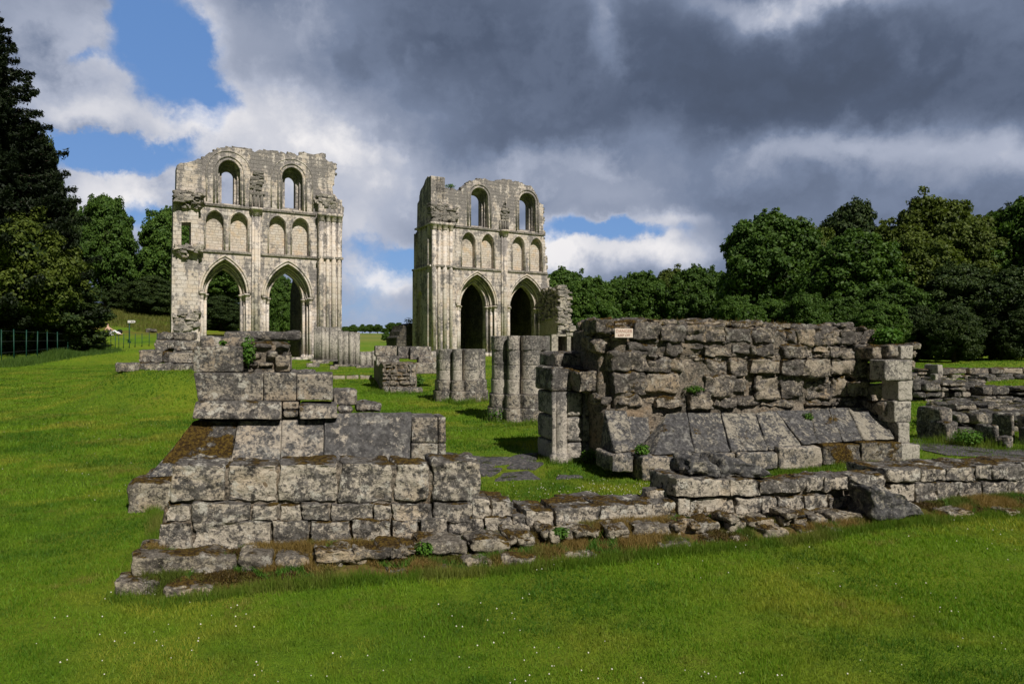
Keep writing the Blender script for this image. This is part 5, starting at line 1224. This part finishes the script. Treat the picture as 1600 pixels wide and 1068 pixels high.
a = Acc(); boxstone(a, -.38, .38, -.3, .3, -.05, .32, .08, .12, .08, .03); a.build('stone', M['far'], t)

# ------------------------------------------------------------------ plants on the stones
def plant(label, loc, r, n, size, h=None, mat='weed', name='weed'):
    t = thing(name, label, 'plant', loc=tuple(loc)); a = Acc(); h = h or r; leafcloud(a, (0, 0, h*.55), (r, r*.8, h*.5), n, size, up=1.2); a.build('leaves', M[mat], t)
    b = Acc()
    for k in range(6): q = rng.normal(size=2)*r*.4; tube(b, [(0, 0, -.03), (q[0]*.5, q[1]*.5, h*.4), (q[0], q[1], h*.8)], .004, 4)
    b.build('stems', M[mat], t)
def wp_(fr, px, py, off): q = fr.at(px, py, off); w_ = fr.world(q[0], q[1]); return (w_[0], w_[1], q[2])
plant('bright green plant growing up the broken rubble top of the moulded corner wall', wp_(LS, 388, 572, .12), .09, 420, .018, .34)
plant('small tuft of weed on the top corner block of the moulded corner wall', wp_(LS, 349, 540, .3), .05, 90, .014, .06)
plant('big pale green bush growing on top beside the broken jamb', wp_(RW, 1386, 540, .0), .22, 1000, .028, .26)
plant('low dark ivy on the wallhead left of the pale green bush', wp_(RW, 1372, 543, .3), .14, 300, .022, .12)
plant('green weed at the mossy foot of the doorway pier', gp(930, 724), .20, 900, .018, .22)
plant('tuft of weed in the corner between the first two leaning slabs', wp_(RW, 1003, 712, -.75), .10, 420, .016, .14)
plant('sprig of leaves rooted in a joint of the leaning slabs', wp_(RW, 1262, 658, -.22), .08, 260, .014, .12)
plant('grassy weed on the ledge halfway up the rough wall', wp_(RW, 1085, 614, -.06), .14, 420, .014, .10)
plant('large-leaved weed sprouting from the footings below the foreground wall', gp(503, 892), .10, 260, .022, .10)
plant('sprawling small weed at the lower left corner of the foreground wall', gp(240, 915), .12, 420, .010, .07)
plant('upright weed on the turf ledge under the middle of the foreground wall', wp_(FW, 662, 868, -.3), .08, 200, .016, .10)
plant('weed among the stones under the low part of the foreground wall', wp_(FW, 876, 842, -.3), .07, 200, .014, .10)
plant('green clump growing in the mortar of the low rubble wall beside the pier stumps', gp(650, 606), .30, 500, .04, .45)
plant('weeds round the base of the tallest pier stump', gp(782, 658), .30, 700, .025, .30)
plant('spindly bush on top of the dark stepped wall', (*(ray(640, 545)[:2]*58.5), EYE+38/1067*58.5), .5, 160, .07, .6)
plant('ferny weeds in front of the squared blocks at the right edge', gp(1512, 697), .25, 500, .022, .28)

# ------------------------------------------------------------------ grass
def blades(P_, h, w_, mat, name, label, kind='stuff', lean=.5):
    n = len(P_); an = rng.random(n)*2*math.pi; d = np.stack([np.cos(an), np.sin(an), 0*an], 1)*w_[:, None]*.5
    la = rng.random(n)*2*math.pi; lv = np.stack([np.cos(la), np.sin(la), 0*la], 1)*(h*lean*rng.random(n))[:, None]
    up = np.zeros((n, 3)); up[:, 2] = h
    V = np.stack([P_-d, P_+d, P_+lv+up], 1).reshape(-1, 3); a = Acc(); a.add(V, None, np.arange(3*n).reshape(-1, 3))
    o = a.build(name, M[mat], smooth=False); tag(o, label, None, None, kind); return o
N = 760000
d = 2.6*(48/2.6)**rng.random(N); x = (rng.random(N)*2-1)*.82*d; y = d
px = x/y*1067+800; gz = G(x, y); py = 545-(gz-EYE)/y*1067
keep = ~((px > 695) & (px < 852) & (py > 704) & (py < 752) & (rng.random(N) < .8)) & ~((px > 1440) & (py > 690) & (py < 716) & (rng.random(N) < .85))
x, y, gz, d = x[keep], y[keep], gz[keep], d[keep]
cl = fb2(x, y, 2.2, 3, 3); cl2 = fb2(x, y, 9, 2, 4)
h = .027*(1+.55*cl+.5*cl2)*np.clip(d/5, .8, 2.2)**.55*rng.uniform(.6, 1.3, len(x)); w_ = .0055*np.clip(d/4, .75, 6)*rng.uniform(.7, 1.3, len(x))
blades(np.stack([x, y, gz-.004], 1), h, w_, 'blade', 'grass', 'short green lawn grass covering the ground', lean=.9)
# dry tufts and moss on the turf bank, rough grass at the wall foot
n = 190000; i = rng.integers(0, len(bankP), n); q = bankP[i]+rng.normal(0, .03, (n, 3))*np.array([1, 1, 0]); m_ = fbm(q, 3.1, 3, 6) > -.35; q = q[m_]
W_ = np.stack([FW.O[0]+q[:, 0]*FW.F[0]+q[:, 1]*FW.N[0], FW.O[1]+q[:, 0]*FW.F[1]+q[:, 1]*FW.N[1], q[:, 2]-.005], 1)
sel = fbm(q, 2.3, 3, 12)
blades(W_[sel > .03], rng.uniform(.02, .075, (sel > .03).sum()), np.full((sel > .03).sum(), .005), 'dry', 'dry_grass', 'dry straw-coloured tufts on the ledge under the foreground wall', lean=1.2)
blades(W_[sel < -.06], rng.uniform(.010, .03, (sel < -.06).sum()), np.full((sel < -.06).sum(), .008), 'fern', 'moss', 'brown and green moss on the ledge under the foreground wall', lean=1.2)
sl_ = (sel >= -.06) & (sel <= .03)
blades(W_[sl_], rng.uniform(.02, .055, sl_.sum()), np.full(sl_.sum(), .006), 'weed', 'wall_foot_grass', 'green grass creeping over the footings of the foreground wall', lean=1.2)
# longer grass left by the mower against the foot of every stone
def fringe(line, n, spread, h0, h1, mat, name, label):
    L = [gp(*p) for p in line]; L = np.array(L); seg = np.linalg.norm(L[1:, :2]-L[:-1, :2], axis=1); cum = np.concatenate([[0], np.cumsum(seg)]); q = rng.random(n)*cum[-1]
    x = np.interp(q, cum, L[:, 0])+rng.normal(0, spread, n); y = np.interp(q, cum, L[:, 1])+rng.normal(0, spread, n)
    k = .4+.8*np.clip(fb2(x, y, 2.5, 3, 8)+.5, 0, 1); z = G(x, y)
    return np.stack([x, y, z-.005], 1), rng.uniform(h0, h1, n)*k
parts = [fringe([(180, 934), (250, 945), (420, 920), (600, 906), (800, 892), (1040, 866), (1280, 842), (1370, 824), (1480, 814), (1640, 797)], 26000, .05, .03, .11, 0, 0, 0),
         fringe([(208, 792), (240, 792), (244, 840), (212, 880)], 2600, .04, .03, .10, 0, 0, 0), fringe([(1368, 820), (1455, 812)], 900, .04, .04, .12, 0, 0, 0),
         fringe([(758, 780), (830, 800), (1000, 790), (1050, 785)], 5000, .05, .03, .10, 0, 0, 0), fringe([(955, 740), (1085, 755), (1220, 738), (1410, 724)], 5000, .06, .03, .12, 0, 0, 0),
         fringe([(842, 712), (866, 724), (935, 722)], 1600, .05, .04, .13, 0, 0, 0), fringe([(765, 657), (812, 664), (864, 658)], 1600, .08, .06, .2, 0, 0, 0), fringe([(678, 626), (720, 632), (758, 626)], 1600, .08, .06, .2, 0, 0, 0),
         fringe([(584, 610), (600, 616), (662, 614)], 1200, .1, .06, .2, 0, 0, 0), fringe([(178, 580), (300, 588)], 1600, .1, .06, .16, 0, 0, 0), fringe([(1430, 692), (1490, 692), (1560, 702), (1640, 704)], 2500, .12, .06, .22, 0, 0, 0)]
FP = np.concatenate([p[0] for p in parts]); FH = np.concatenate([p[1] for p in parts])
blades(FP, FH, np.clip(.0045*FP[:, 1]/6, .005, .02), 'fringe', 'fringe_grass', 'longer grass growing against the feet of the ruined walls', lean=.7)
# grass along the top of the rough wall
n = 2600; u0 = RW.at(940, 505, .3)[0]; u1 = RW.at(1365, 515, .3)[0]; f = rng.random(n); ww = rng.uniform(.08, 1.0, n)
z = np.interp(f, [0, .5, 1], [RW.at(940, 503, .3)[2], RW.at(1150, 504, .3)[2], RW.at(1365, 518, .3)[2]])-.04
q = np.stack([RW.O[0]+(u0+(u1-u0)*f)*RW.F[0]+ww*RW.N[0], RW.O[1]+(u0+(u1-u0)*f)*RW.F[1]+ww*RW.N[1], z], 1); m_ = fb2(f*9, ww, 1.2, 3, 2) > 0
blades(q[m_], rng.uniform(.03, .13, m_.sum()), np.full(m_.sum(), .006), 'dry', 'wallhead_grass', 'thin dry grass along the top of the rough stone wall', lean=.8)
# long grass under the fence and on the bank
n = 26000; f = rng.random(n)*12.6; i = f.astype(int); fr_ = (f-i)[:, None]; A = np.array(P0)[i]*(1-fr_)+np.array(P0)[i+1]*fr_
q = A[:, :2]+np.stack([rng.normal(0, .35, n)+.3, -np.abs(rng.normal(0, 1.0, n))+.5], 1)
q = np.stack([q[:, 0], q[:, 1], G(q[:, 0], q[:, 1])-.02], 1)
blades(q, rng.uniform(.08, .42, n)*(.35+1.3*np.clip(fb2(q[:, 0], q[:, 1], .9, 3, 5)+.4, 0, 1)), np.full(n, .03), 'leaf', 'rough_grass', 'long dark weeds growing along the foot of the wire fence', lean=.6)
n = 90000; x = rng.uniform(-52, -18, n); y = rng.uniform(50, 84, n); z = G(x, y); m_ = z > 3.3+fb2(x, y, .3, 3, 4)*.8; x, y, z = x[m_], y[m_], z[m_]
blades(np.stack([x, y, z-.02], 1), rng.uniform(.12, .42, len(x)), np.full(len(x), .05), 'bankg', 'bank_grass', 'long uncut grass on the bank below the bushes at the left', lean=.8)
# clover flowers
n = 900; d = 3*(14/3)**rng.random(n); x = (rng.random(n)*2-1)*.8*d; y = d; m_ = fb2(x, y, .7, 3, 9) > .05; x, y = x[m_], y[m_]
g2 = gp(950, 772); x = np.concatenate([x, g2[0]+rng.normal(0, .55, 190)]); y = np.concatenate([y, g2[1]+rng.normal(0, .3, 190)])
C_ = np.stack([x, y, G(x, y)+.036], 1); r_ = rng.uniform(.003, .006, len(x)); O6 = np.array([(1, 0, 0), (0, 1, 0), (-1, 0, 0), (0, -1, 0), (0, 0, 1), (0, 0, -1)])
V = (C_[:, None]+O6[None]*r_[:, None, None]).reshape(-1, 3); F6 = np.array([(0, 1, 4), (1, 2, 4), (2, 3, 4), (3, 0, 4), (1, 0, 5), (2, 1, 5), (3, 2, 5), (0, 3, 5)])
a = Acc(); a.add(V, None, (np.arange(len(C_))[:, None, None]*6+F6[None]).reshape(-1, 3)); o = a.build('clover_flowers', M['flower']); tag(o, 'tiny white clover heads scattered through the lawn', None, None, 'stuff')
#PART5
